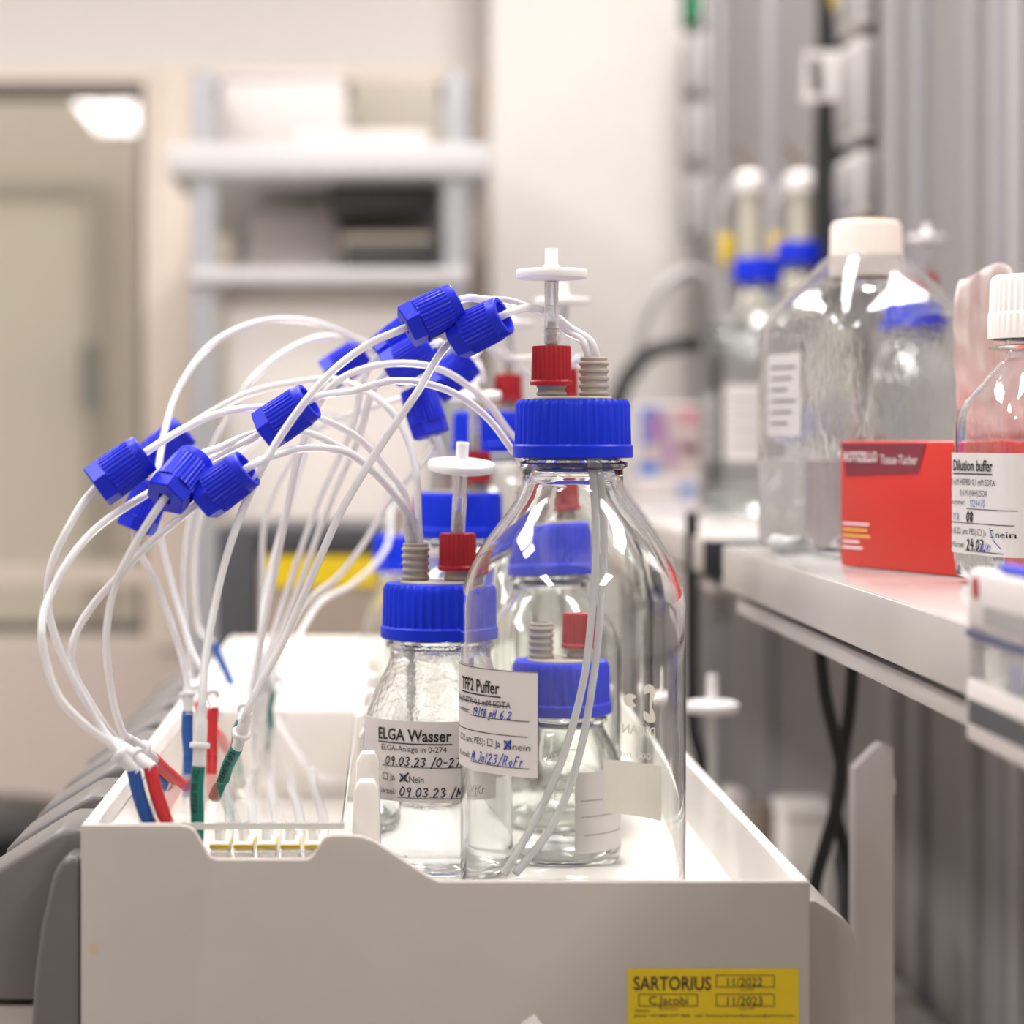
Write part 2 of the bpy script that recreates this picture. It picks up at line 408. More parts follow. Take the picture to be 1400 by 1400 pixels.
# the room beyond the windows
struct(MB().box((-4, 6.4, 0), (3, 6.5, 3.2)).build('wall_beyond', 'far_wall'))
dz = 6.34
d = struct(MB().box((-1.75, dz, 0.1), (Q(118, dz), dz+0.06, Zy(268, dz))).build('door_1', 'far_door'))
fr = MB(); fr.box((Q(118, dz), dz-0.02, 0.1), (Q(140, dz), dz+0.06, Zy(248, dz))); fr.box((-1.75, dz-0.02, Zy(268, dz)), (Q(118, dz), dz+0.06, Zy(248, dz)))
fr.build('door_frame', mat('far frame', (0.42, 0.38, 0.32), .7), d)
MB().tube([P(122, 470, dz-0.06), P(122, 560, dz-0.06)], 0.025).build('door_handle', mat('handle grey', (0.20, .22, .20), .4), d)
# grey service spine at the right, carrying profiles
XW = 0.56
sw = MB().box((XW, 1.3, 0), (XW+0.12, 4.12, 2.12)); sw = struct(sw.build('wall_spine', 'service'))
tn = 3
for pxc, wid, m_ in ((985, .05, 'service_d'), (1055, .05, 'service_d'), (1222, .07, 'service_l'), (1262, .035, 'service_d'), (1372, .05, 'service_d'), (1335, .02, 'service_l'), (1395, .03, 'socket')):
    Yc = XW*F/(pxc-CX)
    struct(MB().box((XW-0.008, Yc-wid/2, 0.3), (XW+0.002, Yc+wid/2, 2.11), 0.002).build('trim_%d' % tn, m_)); tn += 1
# bench under everything
b = MB().box((-0.9, 0.78, BENCH-0.04), (XW-0.012, 2.75, BENCH), 0.004).build('workbench', 'bench')
tag(b, 'long grey laminate lab bench carrying the pump unit', 'bench')
lg = MB()
for x in (-0.85, 0.5):
    for y in (0.85, 2.65): MB().box((x-0.025, y-0.025, 0), (x+0.025, y+0.025, BENCH-0.04)).build('leg', 'steel', b)
# ceiling lamps
def lamp(x, y, lx, ly, lab):
    t = thing('ceiling_light', lab, 'light', (x, y, CEIL), 'rectangular ceiling lights')
    MB().box((x-lx/2-.03, y-ly/2-.03, CEIL-0.06), (x+lx/2+.03, y+ly/2+.03, CEIL), 0.004).build('housing', 'lamp_h', t)
    z = CEIL-0.062
    MB().add([(x-lx/2, y-ly/2, z), (x-lx/2, y+ly/2, z), (x+lx/2, y+ly/2, z), (x+lx/2, y-ly/2, z)], [(0, 1, 2, 3)]).build('diffuser', 'lamp', t)
for y, s_ in ((-0.76, 'behind the camera'), (1.1, 'above the bottles'), (2.95, 'near the windows')):
    lamp(-1.14, y, 0.32, 0.85, 'white rectangular ceiling light left of the bench, '+s_)
    if y < 2: lamp(1.30, y, 0.32, 0.85, 'white rectangular ceiling light right of the bench, '+s_)
lamp(0.0, 1.35, 0.32, 1.0, 'added white fill light on the ceiling straight above the tray')  # added fill lamp, put in to brighten the tray from above
lamp(0.45, 2.95, 0.32, 1.1, 'added white wall washing light on the ceiling over the cream pier')  # added wall washer, there only to brighten the pier evenly

# ================================================================== PUMP UNIT
YP = 0.90; FLOOR = ZC-0.212; LID = ZC-0.158
XL, XR = Q(110, YP), Q(1108, YP); ZL, ZR = Zy(1128, YP), Zy(1205, YP); YE = 1.76
add_stain(M['panel'], P(128, 1297, YP)-Vector((XL, YP, BENCH)), 0.0028)
U = thing('pump_unit', 'long beige pump unit with open tray of bottles and yellow sticker on its front', 'lab machine', (XL, YP, BENCH))
pts = [(110, 1128), (245, 1128), (258, 1130), (267, 1137), (283, 1166), (288, 1172), (296, 1175), (420, 1175), (427, 1171), (432, 1164), (440, 1150), (446, 1144), (455, 1142), (478, 1142), (496, 1144), (512, 1150), (585, 1198), (600, 1205), (1108, 1205)]
out = [(Q(x, YP), Zy(y, YP)) for x, y in pts]
MB().prism([(XL, BENCH)]+out+[(XR, BENCH)], YP, YP+0.005, 0.0012).build('front_panel', 'panel', U, 35)
tr = MB()
tr.box((XL, YP+0.005, BENCH), (XL+0.006, YE, ZL), 0.0015)
tr.build('left_side', 'tray', U)
tr = MB().box((XR-0.006, YP+0.005, BENCH), (XR, YE, ZR), 0.0015).build('right_side', 'tray', U)
MB().box((XL+0.006, YE-0.006, FLOOR-0.006), (XR-0.006, YE, ZL), 0.001).build('back_panel', 'tray', U)
MB().box((XL+0.006, YP+0.005, FLOOR-0.006), (XR-0.006, YE-0.006, FLOOR), 0).build('tray_floor', 'tray', U)
# raised far deck behind the clear lid
MB().box((XL+0.006, 1.30, FLOOR), (-0.012, YE-0.006, ZL-0.004), 0.004).build('rear_deck', 'tray', U)
# right flange
fl = [(XR, Zy(1228, .93)), (Q(1112, .93), Zy(1228, .93)), (Q(1150, .93), Zy(1252, .93)), (Q(1162, .93), Zy(1266, .93)), (Q(1167, .93), Zy(1286, .93)), (Q(1168, .93), BENCH), (XR, BENCH)]
MB().prism(fl, 0.925, 1.0, 0.001).build('side_flange', 'panel', U)
# divider with upright fins between tubing deck and bottles
MB().box((-0.0155, YP+0.006, FLOOR), (-0.0125, 1.30, LID-0.012)).build('divider', 'tray', U)
for k in range(6):
    y = 0.945+k*0.085
    MB().prism([(-0.016, LID-0.03), (-0.0145, LID+0.008), (-0.012, LID+0.0125), (-0.006, LID+0.0125), (-0.004, LID+0.009), (-0.003, LID-0.03)], y, y+0.010, 0.001).build('divider_fin', 'tray', U)
# valve blocks below the lid, seen through the notch of the front panel
for k in range(5):
    x = Q(300+k*32, .93); v = MB().box((x-.0035, .925, FLOOR), (x+.0042, .945, Zy(1150, .93)), .0008).build('valve_block', 'white', U)
    MB().box((x-.0037, .9245, Zy(1157, .93)), (x+.0044, .946, Zy(1152, .93))).build('yellow_band', 'yellow', v)
    MB().lathe([(.0022, 0), (.0022, .006), (0, .006)], 16, Matrix.Translation((x, .933, Zy(1150, .93)))).build('nipple', 'filter', v)
for k in range(5):
    x0 = -0.075+k*0.011
    MB().tube(smooth([(x0, .95, FLOOR+.012), (x0+.002, 1.02, FLOOR+.03), (x0-.006, 1.12, FLOOR+.034), (x0-.012, 1.28, FLOOR+.02)], 6), .0024).build('inner_hose', 'tube', U)
# clear lid in two lengths
for (y0, y1, lab) in ((0.915, 1.30, 'clear plastic lid over the coloured sleeves, left side of the tray'),):
    L = thing('tray_lid', lab, 'lid', (XL+.02, y0, LID))
    MB().box((XL+.010, y0, LID-.0025), (-0.0185, y1, LID), .0006, 1).build('lid_plate', 'acrylic', L, 2)
    MB().box((XL+.010, y0-.0009, LID-.0026), (-0.0185, y0-.0001, LID+.0001)).build('front_edge', 'edge', L)
    MB().box((-0.0184, y0, LID-.0026), (-0.0178, y1, LID+.0001)).build('right_edge', 'edge', L)
    MB().box((XL+.010, y0, LID-.012), (-0.0185, y0+.002, LID-.0028)).build('lid_lip', 'acrylic', L)
# pump heads along the left side
def pump_head(y):
    hd = [(XL, ZC-.162), (-.1347, ZC-.162), (-.139, ZC-.1638), (-.157, ZC-.175), (-.170, ZC-.1835), (-.1735, ZC-.187), (-.175, ZC-.192), (-.176, ZC-.2335), (XL, ZC-.2335)]
    h = MB().prism(hd, y+.022, y+.076, .003, 3).build('pump_head', 'pump', U)
    dr = [(XL, ZC-.1693), (-.1292, ZC-.1693), (-.1322, ZC-.1706), (-.1345, ZC-.1745), (-.1362, ZC-.1785), (-.1406, ZC-.198), (-.1434, ZC-.219), (-.1445, ZC-.237), (-.145, ZC-.30), (XL, ZC-.30)]
    MB().prism(dr, y, y+.022, .003, 3).build('clamp_door', 'pump2', h)
    MB().box((-.172, y+.024, ZC-.30), (XL, y+.072, ZC-.236), .002).build('pump_base', 'panel', h)
for k in range(9): pump_head(YP+0.001+k*.089)
# yellow service sticker
st = MB().box((Q(858, YP), YP-.0004, Zy(1418, YP)), (Q(1092, YP), YP-.0001, Zy(1324, YP))).build('service_sticker', 'yellow', U)
st['label'] = 'yellow printed sticker on the beige front panel'
mm = YP/F
ik = Ink()
ik.text('SARTORIUS', 866*mm, -1353*mm, 19*mm, 106*mm, 0.012)
ik.text('11/2022', 994*mm, -1347.5*mm, 12*mm, 48*mm); ik.rect(979*mm, -1349*mm, 1058*mm, -1333*mm, 1.0*mm)
ik.text('11/2023', 994*mm, -1373.5*mm, 12*mm, 48*mm); ik.rect(979*mm, -1375*mm, 1058*mm, -1359*mm, 1.0*mm)
ik.text('C.Jacobi', 887*mm, -1373*mm, 12*mm, 53*mm); ik.rect(873*mm, -1375*mm, 953*mm, -1359*mm, 1.0*mm)
ik.text('cal./PM', 1012*mm, -1354*mm, 3*mm, 18*mm); ik.text('next PM', 1010*mm, -1380*mm, 3*mm, 21*mm); ik.text('technician', 901*mm, -1380*mm, 3*mm, 26*mm)
ik.text('Service', 868*mm, -1383*mm, 4*mm, 20*mm)
ik.text('phone: +49 0800 4377 4000   mail: Technical.Service.Bioprocess@sartorius.com', 867*mm, -1390*mm, 4*mm, 218*mm)
ik.build(on_plane((-CX*mm, YP-.0007, ZC+CY*mm), (1, 0, 0), (0, 0, 1)), 'printed_text', 'ink', st)
# folded paper corner stuck at the foot of the panel
pc = MB(); a, b_, c_, d_ = P(731, 1387, YP-.001), P(742, 1402, YP-.004), P(728, 1425, YP-.004), P(712, 1399, YP-.001)
pc.add([a, b_, c_, d_]+[v+Vector((0, .0008, 0)) for v in (a, b_, c_, d_)], [(3, 2, 1, 0), (4, 5, 6, 7), (0, 1, 5, 4), (1, 2, 6, 5), (2, 3, 7, 6), (3, 0, 4, 7)])
tag(pc.build('paper_tag', 'paper'), 'small white paper corner at the foot of the beige panel', 'paper')

# ================================================================== BOTTLES WITH BLUE CAPS
def vent(parent, base, tilt=(0, 0), stem=.029):
    "barb fitting, clear tube and disc filter rising from a red port cap; base = top of that cap"
    mx = Matrix.Translation(base)
    MB().lathe([(0, -.001), (.0026, -.001), (.0026, .002), (.0021, .0025), (.0026, .005), (.0021, .0053), (.0026, .008), (.002, .0085), (.0019, .011), (0, .011)], 20, mx).build('barb_fitting', 'tan', parent)
    top = Vector(base)+Vector((math.sin(tilt[0])*stem, -math.sin(tilt[1])*stem, stem))
    ax = (top-Vector(base))
    m2 = frame_mx(Vector(base), ax)
    MB().lathe([(.0034, .001), (.0034, stem*.62), (.0031, stem*.63), (.0032, stem+.001), (.0022, stem+.001), (.0022, stem*.63), (.0026, .001)], 24, m2, closed=True).build('vent_tube', 'clear', parent)
    n = Vector((math.sin(tilt[0]), -math.sin(tilt[1]), 1))
    m3 = frame_mx(top, n)
    MB().lathe([(.0026, 0), (.004, .0008), (.0145, .0011), (.0158, .0015), (.0161, .0022), (.0161, .0044), (.0156, .0052), (.013, .0054), (.0125, .0049), (.0048, .0054), (.0036, .007), (.0030, .0078), (.0030, .0148), (.0022, .0148), (.0022, .006), (.001, .0055), (0, .0055)], 56, m3).build('vent_filter', 'filter', parent)
def shoulder(R, rn, z0, z1):
    key = [(0, 1), (.15, .955), (.28, .87), (.41, .745), (.54, .58), (.66, .40), (.78, .22), (.88, .09), (.95, .025), (1, 0)]
    return [(rn+(R-rn)*f, z0+(z1-z0)*t) for t, f in key]
def glass_profile(R, H, z0, z1, t=.0023):
    rn = .0226
    o = [(0, .0016), (R*.7, .0012), (R-.006, 0), (R-.0025, .0008), (R-.0007, .0028), (R, .007)]
    o += shoulder(R, rn, z0, z1)
    o += [(rn, H-.0265), (.0245, H-.0255), (.0245, H-.0235), (.021, H-.0225), (.021, H-.001), (.0205, H)]
    i = [(.0178, H), (.0175, H-.003), (.0178, H-.024), (rn-t-.0005, H-.027)]
    i += [(max(r-t, .005), z-.0006) for r, z in reversed(shoulder(R, rn, z0, z1))]
    i += [(R-t, .012), (R-t-.0012, .0065), (R-.0065, .0042), (R*.6, .0048), (0, .0052)]
    return o+i
PORT = {}
def bottle(key, label, x, y, R, H, zs, z0=None, yaw=0.0, liquid=0.0, gm='glass', red=True, tilt=(0, 0), vent_on=True, ports=True, group='blue capped glass bottles', capk=1.0, dzv=0, stem=.029, segs=64):
    z0 = FLOOR if z0 is None else z0
    t = thing('glass_bottle', label, 'bottle', (x, y, z0), group)
    T = Matrix.Translation((x, y, z0))
    MB().lathe(glass_profile(R, H, *zs), segs, T).build('bottle_body', gm, t, 50)
    if liquid:
        lp = [(0, .0050), (R*.6, .0046), (R-.0065, .0040), (R-.0022, .0075)]
        lp += [(R-.0021, .012), (R-.0021, liquid-.0006), (R-.004, liquid-.0012), (0, liquid-.0012)]
        MB().lathe(lp, segs, T).build('liquid', 'water', t)
    zc = H-.0215                                   # foot of the cap
    C = Matrix.Translation((x, y, z0+zc))
    k = capk
    if ports:
        cp = [(.0232, 0), (.0266*k, 0), (.027*k, .0006), (.0270*k, .0052), (.0264*k, .006), (.0262*k, .0062, .0007), (.0258*k, .0235, .0007), (.0250*k, .0252, .0004), (.0242*k, .0262), (.018, .0264), (.0178, .0255), (.0178, .0235), (.0225, .023), (.0226, .001)]
    else:
        cp = [(.0232, 0), (.0266*k, 0), (.027*k, .0006), (.0270*k, .0052), (.0264*k, .006), (.0262*k, .0062, .0007), (.0258*k, .0235, .0007), (.0250*k, .0252, .0004), (.0242*k, .0262), (.0, .0262)]
    MB().lathe(cp, 0, C, ribs=40, closed=ports).build('screw_cap', 'blue', t, 30)
    if not ports: return t
    ins = MB(); ins.lathe([(0, .0240), (.0176, .0240), (.0176, .0268), (.017, .0275), (0, .0275)], 40, C)
    ox, oy = .0102*math.cos(yaw), .0102*math.sin(yaw)
    tops = []
    for s_ in (-1, 1):
        p = Matrix.Translation((x+s_*ox, y+s_*oy, z0+zc+.0270))
        pr = [(.0062, 0)]
        for q in range(5): pr += [(.0060, .0006+q*.0034), (.0068, .0014+q*.0034), (.0068, .0022+q*.0034), (.0060, .0030+q*.0034)]
        pr += [(.0062, .0178), (.0058, .0184), (.0050, .0184), (.0050, .0002)]
        ins.lathe(pr, 32, p)
    ins.build('port_insert', 'tan', t)
    PORT[key] = Vector((x+ox, y+oy, z0+zc+.0454))
    rb = z0+zc+.0325
    if red:
        rp = Matrix.Translation((x-ox, y-oy, rb))
        MB().lathe([(.0068, 0), (.0094, 0), (.0096, .0006), (.0096, .0016), (.0090, .0023), (.0091, .0026, .0005), (.0088, .0165, .0005), (.0084, .0176), (.003, .0178), (.003, .014), (.0068, .013), (.0068, .0002)], 0, rp, ribs=26, closed=True).build('port_cap', 'red', t, 30)
        if vent_on: vent(t, (x-ox, y-oy, rb+.0176), tilt, stem)
    return t
xB, yB = Q(783, 1.0), 1.0
B1 = bottle('front', 'largest clear glass bottle in front, empty, with blue cap and paper label at its left', xB, yB, .0505, .225, (.138, .192), yaw=.3)
B2 = bottle('elga', 'small clear glass bottle with water and condensation left of the largest bottle', Q(597, 1.07), 1.07, .035, .138, (.072, .108), yaw=PI-.15, liquid=.052, gm='glass_wet', tilt=(.05, .16))
# the fitting of this bottle has its open port on the left: port side set by yaw
B3 = bottle('low', 'squat glass bottle standing directly behind the largest bottle', Q(765, 1.105), 1.105, .0325, .097, (.045, .070), yaw=PI+.1, vent_on=False)
B4 = bottle('mid', 'medium glass bottle second behind the largest bottle, seen through it', Q(746, 1.19), 1.19, .043, .163, (.098, .134), yaw=PI+.2, vent_on=False)
B5 = bottle('tallmid', 'tall glass bottle hidden behind the largest one, its disc filter showing right of the cap', Q(792, 1.31), 1.31, .0505, .225, (.138, .192), yaw=.25, stem=.036)
B6 = bottle('five', 'medium glass bottle behind the small water bottle, red port cap above its blue cap', Q(626, 1.3), 1.3, .043, .176, (.103, .144), yaw=PI-.2, tilt=(-.03, .1))
B7 = bottle('tallback', 'tall glass bottle behind the medium one, blue cap partly hidden by tubing', Q(674, 1.43), 1.43, .0505, .225, (.138, .192), yaw=PI-.25)
B8 = bottle('back', 'small blurred glass bottle farthest back in the tray beside the yellow banded device', Q(560, 1.62), 1.62, .035, .138, (.072, .108), yaw=PI, vent_on=False)

# --- label of the largest bottle (white paper wrapped round to its left side)
R1 = .0505
lz = Zy(1058, .965); lh = (1058-915)/F*.965
A_R = -math.asin((783-728)/3.04e3/R1)            # right edge
LW = .082
lab = cyl_label(xB, yB, R1, A_R-LW/R1, LW, lz, lh, B1)
fn = on_cyl(xB, yB, R1+.0008, A_R, lz)
k = .965/F
def lv(py): return (1058-py)*k+.0005
ik = Ink()
ik.text('TFF2 Puffer', -.0195, lv(950), .0056, .0310, 0.018, align='r'); ik.line([(-.0510, lv(954)), (-.0190, lv(954))], .0006)
ik.text('20 mM BTP/ 0,1 mM EDTA', -.0135, lv(968.5), .0030, .044, 0.0, align='r'); ik.line([(-.058, lv(965.5)), (-.0155, lv(965.5))], .0004)
ik.line([(-.040, lv(984)), (-.0045, lv(984))], .00035); ik.line([(-.075, lv(1005)), (-.0052, lv(1005))], .00035)
ik.text('nummer:', -.041, lv(982), .0026, .014, align='r')
ik.text('(0,22 µm; PES):', -.0285, lv(1022), .003, .026, align='r'); ik.rect(-.0268, lv(1022), -.0240, lv(1013), .0004)
ik.text('Ja', -.0222, lv(1022), .003); ik.text('nein', -.0125, lv(1024), .0032, .0085); ik.rect(-.0166, lv(1023), -.0136, lv(1013), .0004)
ik.text('Kürzel:', -.041, lv(1044), .0026, .014, align='r'); ik.line([(-.040, lv(1048)), (-.0045, lv(1048))], .00035)
ik.line([(-.0003, .0002), (-.0003, lh-.0002)], .0003); ik.line([(-.08, lh-.0002), (-.0003, lh-.0002)], .0003)
ik.build(fn, 'printed_text', 'ink', lab)
ik = Ink()
ik.pen('19|18 pH 6.2', -.0385, lv(983), .0034, .0005, .3); ik.pen('M.Jul23/RoFr', -.0395, lv(1046), .0042, .0005, .3)
ik.line([(-.0168, lv(1024)), (-.0136, lv(1012))], .0011); ik.line([(-.0168, lv(1013)), (-.0134, lv(1022))], .0009)
ik.build(fn, 'handwriting', 'ink_blue', lab)
# --- white enamel marks fired on the far side of the bottle, seen mirrored through the glass
def back_ang(px, Yb=1.042): 
    s_ = max(-1, min(1, (Q(px, Yb)-xB)/R1)); return PI-math.asin(s_)
kb = 1.042/F
ik = Ink(); a_ref = back_ang(897); zr = Zy(1120, 1.042)
# u grows to the left in the picture here, because these marks face away
def U_(px): return (back_ang(px)-a_ref)*R1
def V_(py): return (1120-py)*kb
def cpx(x, y): return (U_(780+x/4.667), V_(900+y/4.667))
lg = [(465, 190), (475, 165), (500, 150), (525, 160), (540, 185), (540, 215), (528, 240), (518, 262), (515, 282), (520, 305), (533, 330), (540, 360), (535, 385), (515, 400), (490, 398), (470, 380), (465, 352), (470, 325), (503, 345), (503, 205), (470, 222)]
# two convex halves keep the fill clean
ik._add([cpx(*p) for p in lg], [tuple(range(0, 9))+(19, 20), tuple(range(8, 20))])
pm = [(388+45*math.cos(a), 270+45*math.sin(a)) for a in [math.radians(38+i*(284/16)) for i in range(17)]]+[(396, 270)]
ik._add([cpx(*p) for p in pm], [tuple(range(len(pm)))])
ik.text('DURAN', U_(895), V_(1003), 12.5*kb, U_(852)-U_(895), 0.02)
ik.text('1000 ml', U_(893), V_(1036), 9*kb, U_(850)-U_(893))
ik.fill(U_(903), V_(1116), U_(826), V_(1042))
for py in (1150, 1110, 1070, 1030, 990): ik.line([(U_(800), V_(py)), (U_(770), V_(py))], .0006)
ik.text('300', U_(762), V_(1100), 11*kb); ik.text('500', U_(762), V_(1046), 11*kb)
ik.build(on_cyl(xB, yB, R1+.0005, a_ref, zr), 'enamel_print', 'enamel', B1)

# --- label of the small water bottle
xE, yE, RE = Q(597, 1.07), 1.07, .035
k = 1.037/F; lz = Zy(1097, 1.037); lh = (1097-986)*k
a0 = -math.radians(76); LWE = .075
lab = cyl_label(xE, yE, RE, a0, LWE, lz, lh, B2)
fn = on_cyl(xE, yE, RE+.0009, 0, lz)
def lv(py): return (1097-py)*k
def lu(px): return math.asin(max(-1, min(1, (Q(px, 1.042)-xE)/RE)))*RE
ik = Ink()
ik.text('ELGA Wasser', lu(518), lv(1013), .0056, lu(617)-lu(518), 0.02); ik.line([(lu(518), lv(1017)), (lu(617), lv(1017))], .0006)
ik.text('ELGA-Anlage in 0-274', lu(522), lv(1028), .0028, lu(610)-lu(522))
ik.text('Gezapft:', lu(502), lv(1045), .0022, lu(519)-lu(502)); ik.line([(lu(523), lv(1049)), (lu(640), lv(1049))], .0003)
ik.rect(lu(524), lv(1068), lu(530), lv(1060), .0003); ik.text('Ja', lu(533), lv(1068), .003); ik.rect(lu(548), lv(1068), lu(555), lv(1060), .0003)
ik.text('Nein', lu(559), lv(1070), .0034, lu(579)-lu(559)); ik.text('Kürzel:', lu(517), lv(1087), .0026, lu(541)-lu(517)); ik.line([(lu(543), lv(1091)), (lu(640), lv(1091))], .0003)
ik.build(fn, 'printed_text', 'ink', lab)
ik = Ink()
ik.pen('09.03.23 /0-274', lu(527), lv(1047.5), .0040, .0006, .15); ik.pen('09.03.23 /MtKr', lu(546), lv(1089), .0042, .0006, .15)
ik.line([(lu(547), lv(1069)), (lu(558), lv(1057))], .0009); ik.line([(lu(547), lv(1059)), (lu(557), lv(1069))], .0008)
ik.build(fn, 'handwriting', 'ink_black', lab)
# --- plain paper label on the squat bottle behind
xS, yS = Q(765, 1.105), 1.105
lab = cyl_label(xS, yS, .0325, .15, .036, FLOOR+.010, .040, B3)
ik = Ink(); ik.line([(.003, .026), (.033, .026)], .0003); ik.line([(.003, .018), (.033, .018)], .0003); ik.line([(.003, .009), (.033, .009)], .0003)
ik.build(on_cyl(xS, yS, .0334, .15, FLOOR+.010), 'printed_text', 'ink_grey', lab)

# ================================================================== TUBING
NL = .0255
def nut_mesh(t, cpos, axis):
    mx = frame_mx(cpos-axis*NL/2, axis)
    mb = MB()
    # hexagonal foot
    hx = MB(); vs = []
    for z, r in ((0, .0092), (.0006, .0100), (.0066, .0102), (.0072, .0098)):
        vs += [mx @ Vector((r*math.cos(PI/3*i+.3), r*math.sin(PI/3*i+.3), z)) for i in range(6)]
    fs = [(r_*6+i, r_*6+(i+1) % 6, (r_+1)*6+(i+1) % 6, (r_+1)*6+i) for r_ in range(3) for i in range(6)]
    mi = [mx @ Vector((.0034*math.cos(PI/3*i+.3), .0034*math.sin(PI/3*i+.3), z)) for z in (0, .004) for i in range(6)]
    o = len(vs); vs += mi
    fs += [(i, o+i, o+(i+1) % 6, (i+1) % 6) for i in range(6)]+[(o+i, o+6+i, o+6+(i+1) % 6, o+(i+1) % 6) for i in range(6)]+[tuple(o+6+i for i in range(6))]
    mb.add(vs, [f[::-1] for f in fs] if False else fs)
    n = mb.build('nut_foot', 'nut', t, 30)
    b = MB().lathe([(.0098, .0068), (.0098, .0074, .0006), (.0094, .0205, .0006), (.0090, .0212), (.0091, .0216), (.0088, .0250), (.0084, .0255), (.0066, .0255), (.0064, .0170), (0, .0168)], 0, mx, ribs=30).build('nut_body', 'nut', t, 30)
    MB().lathe([(.0055, .0165), (.0055, .0205), (.0048, .0215), (.0022, .0220), (0, .0220)], 24, mx).build('ferrule', 'filter', t)
    return n
NUT_ROT = {}
def line(label, path, nut=None, sleeve=None, conn=True, r=.00175, cat='tubing', seg=8, sleeve_text=None, into=None, drop=None, group='white silicone tubes'):
    """path: list of (px,py,Y) or 3-D vectors; 'N' stands for the nut; sleeve=(colour, hole point, top point)"""
    root = sleeve[1] if sleeve else path[0]
    root = P(*root) if isinstance(root, tuple) else root
    t = thing('tubing_line', label, cat, root, group)
    pts = []; nutp = None
    if sleeve:
        s0, s1 = P(*sleeve[1]), P(*sleeve[2])
        mid = (s0+s1)/2+Vector((-.0006, 0, .0003))
        ax = (s1-s0).normalized()
        sl = smooth([s0-ax*.012, s0, mid, s1], 5)
        so = MB().tube(sl, .0029).build('colour_sleeve', sleeve[0], t)
        if sleeve_text:
            sd = Vector((0, -1, 0)); sd = (sd-ax*sd.dot(ax)).normalized(); rt = ax.cross(sd)*-1
            if rt.x < 0: rt = -rt
            rr = .0030; ik = Ink(); ik.text(sleeve_text, 0, -.0014, .0028, (s1-s0).length*.86, .01)
            off = s1-ax*.0015+Vector((-.0003, 0, 0))
            def f2(u, v):
                th = v/rr-.15
                cen = off-ax*u; q = u/(s1-s0).length; cen += Vector((-.0006, 0, .0003))*4*q*(1-q)
                return cen+(sd*math.cos(th)+rt*math.sin(th))*rr
            ik.build(f2, 'printed_text', 'ink', so)
        if conn:
            first = path[0]; nx = P(*first) if isinstance(first, tuple) else first
            d1 = (nx-s1).normalized() if (nx-s1).length > .008 else ax
            L = min(.030, max(.012, (nx-s1).length*.9))
            m1 = frame_mx(s1, d1)
            MB().lathe([(0, -.002), (.0026, -.002), (.0027, .006), (.0028, .0072), (.0041, .0073), (.0043, .0076), (.0043, .0092), (.0041, .0095), (.0029, .0098), (.0027, L*.75), (.0023, L*.78), (.0021, L), (0, L)], 24, m1).build('luer_connector', 'conn', t)
        pts = [s1]
    for p in path:
        if p == 'N':
            (cx_, cy_, cY), (ux, uy, uY) = nut
            cp = P(cx_, cy_, cY); a = Vector((ux, uY, uy)).normalized()
            nut_mesh(t, cp, a); nutp = (cp, a); pts += [cp-a*NL*.56, cp, cp+a*NL*.56]
        else: pts.append(P(*p) if isinstance(p, tuple) else p)
    if into:
        p = PORT[into[0]]+Vector((into[1], into[2], 0))
        pts += [p+Vector((into[3]*.5 if len(into) > 3 else -.001, 0, .0065)), p-Vector((0, 0, .006)), p-Vector((0, 0, .030))]
        if drop: pts += [P(*d) for d in drop]
        elif len(into) > 4: pts += [p-Vector((0, 0, into[4]))]
    if nutp:
        cp, a = nutp
        pts = [q for q in pts if abs((q-cp).dot(a)) <= NL*.57 and ((q-cp)-a*(q-cp).dot(a)).length < .002 or (q-cp).length > NL*.56+.009]
    MB().tube(smooth(pts, seg), r, 12).build('silicone_tube', 'tube', t)
    return t
# in focus, green sleeves -> largest bottle
line('tube from the nearest upright green sleeve through the topmost blue nut to the largest bottle', [(277, 955, .93), (280, 905, .935), (287, 860, .94), (310, 760, .95), (350, 655, .955), (398, 575, .96), (450, 512, .965), (505, 470, .97), 'N', (665, 410, 1.0), (705, 414, 1.012), (752, 436, 1.016), (772, 452, 1.013)],
     ((590, 430, .975), (75, 38, 10)), ('s_green', (270, 1117, .927), (271.5, 1047, .927)), sleeve_text='DF BUFFER', into=('front', -.0016, 0, -.006), drop=[(815, 750, 1.0), (808, 850, 1.0), (798, 930, .998), (768, 1040, .99), (733, 1120, .98), (690, 1195, .972)])
line('tube from the leaning green sleeve through the open ended nut near the red port cap', [(340, 968, 1.0), (385, 880, .995), (430, 780, .985), (470, 692, .975), (520, 610, .97), (568, 540, .965), (604, 490, .967), 'N', (728, 421, .99), (762, 434, 1.012), (779, 448, 1.011)],
     ((655, 448, .975), (75, 37, -32)), ('s_green', (304, 1070, 1.022), (324, 1022, 1.012)), sleeve_text='DF BUFFER', into=('front', .0021, 0, -.006), drop=[(826, 750, 1.002), (820, 850, 1.0), (811, 930, 1.0), (790, 1040, .995), (755, 1130, .985), (705, 1195, .975)])
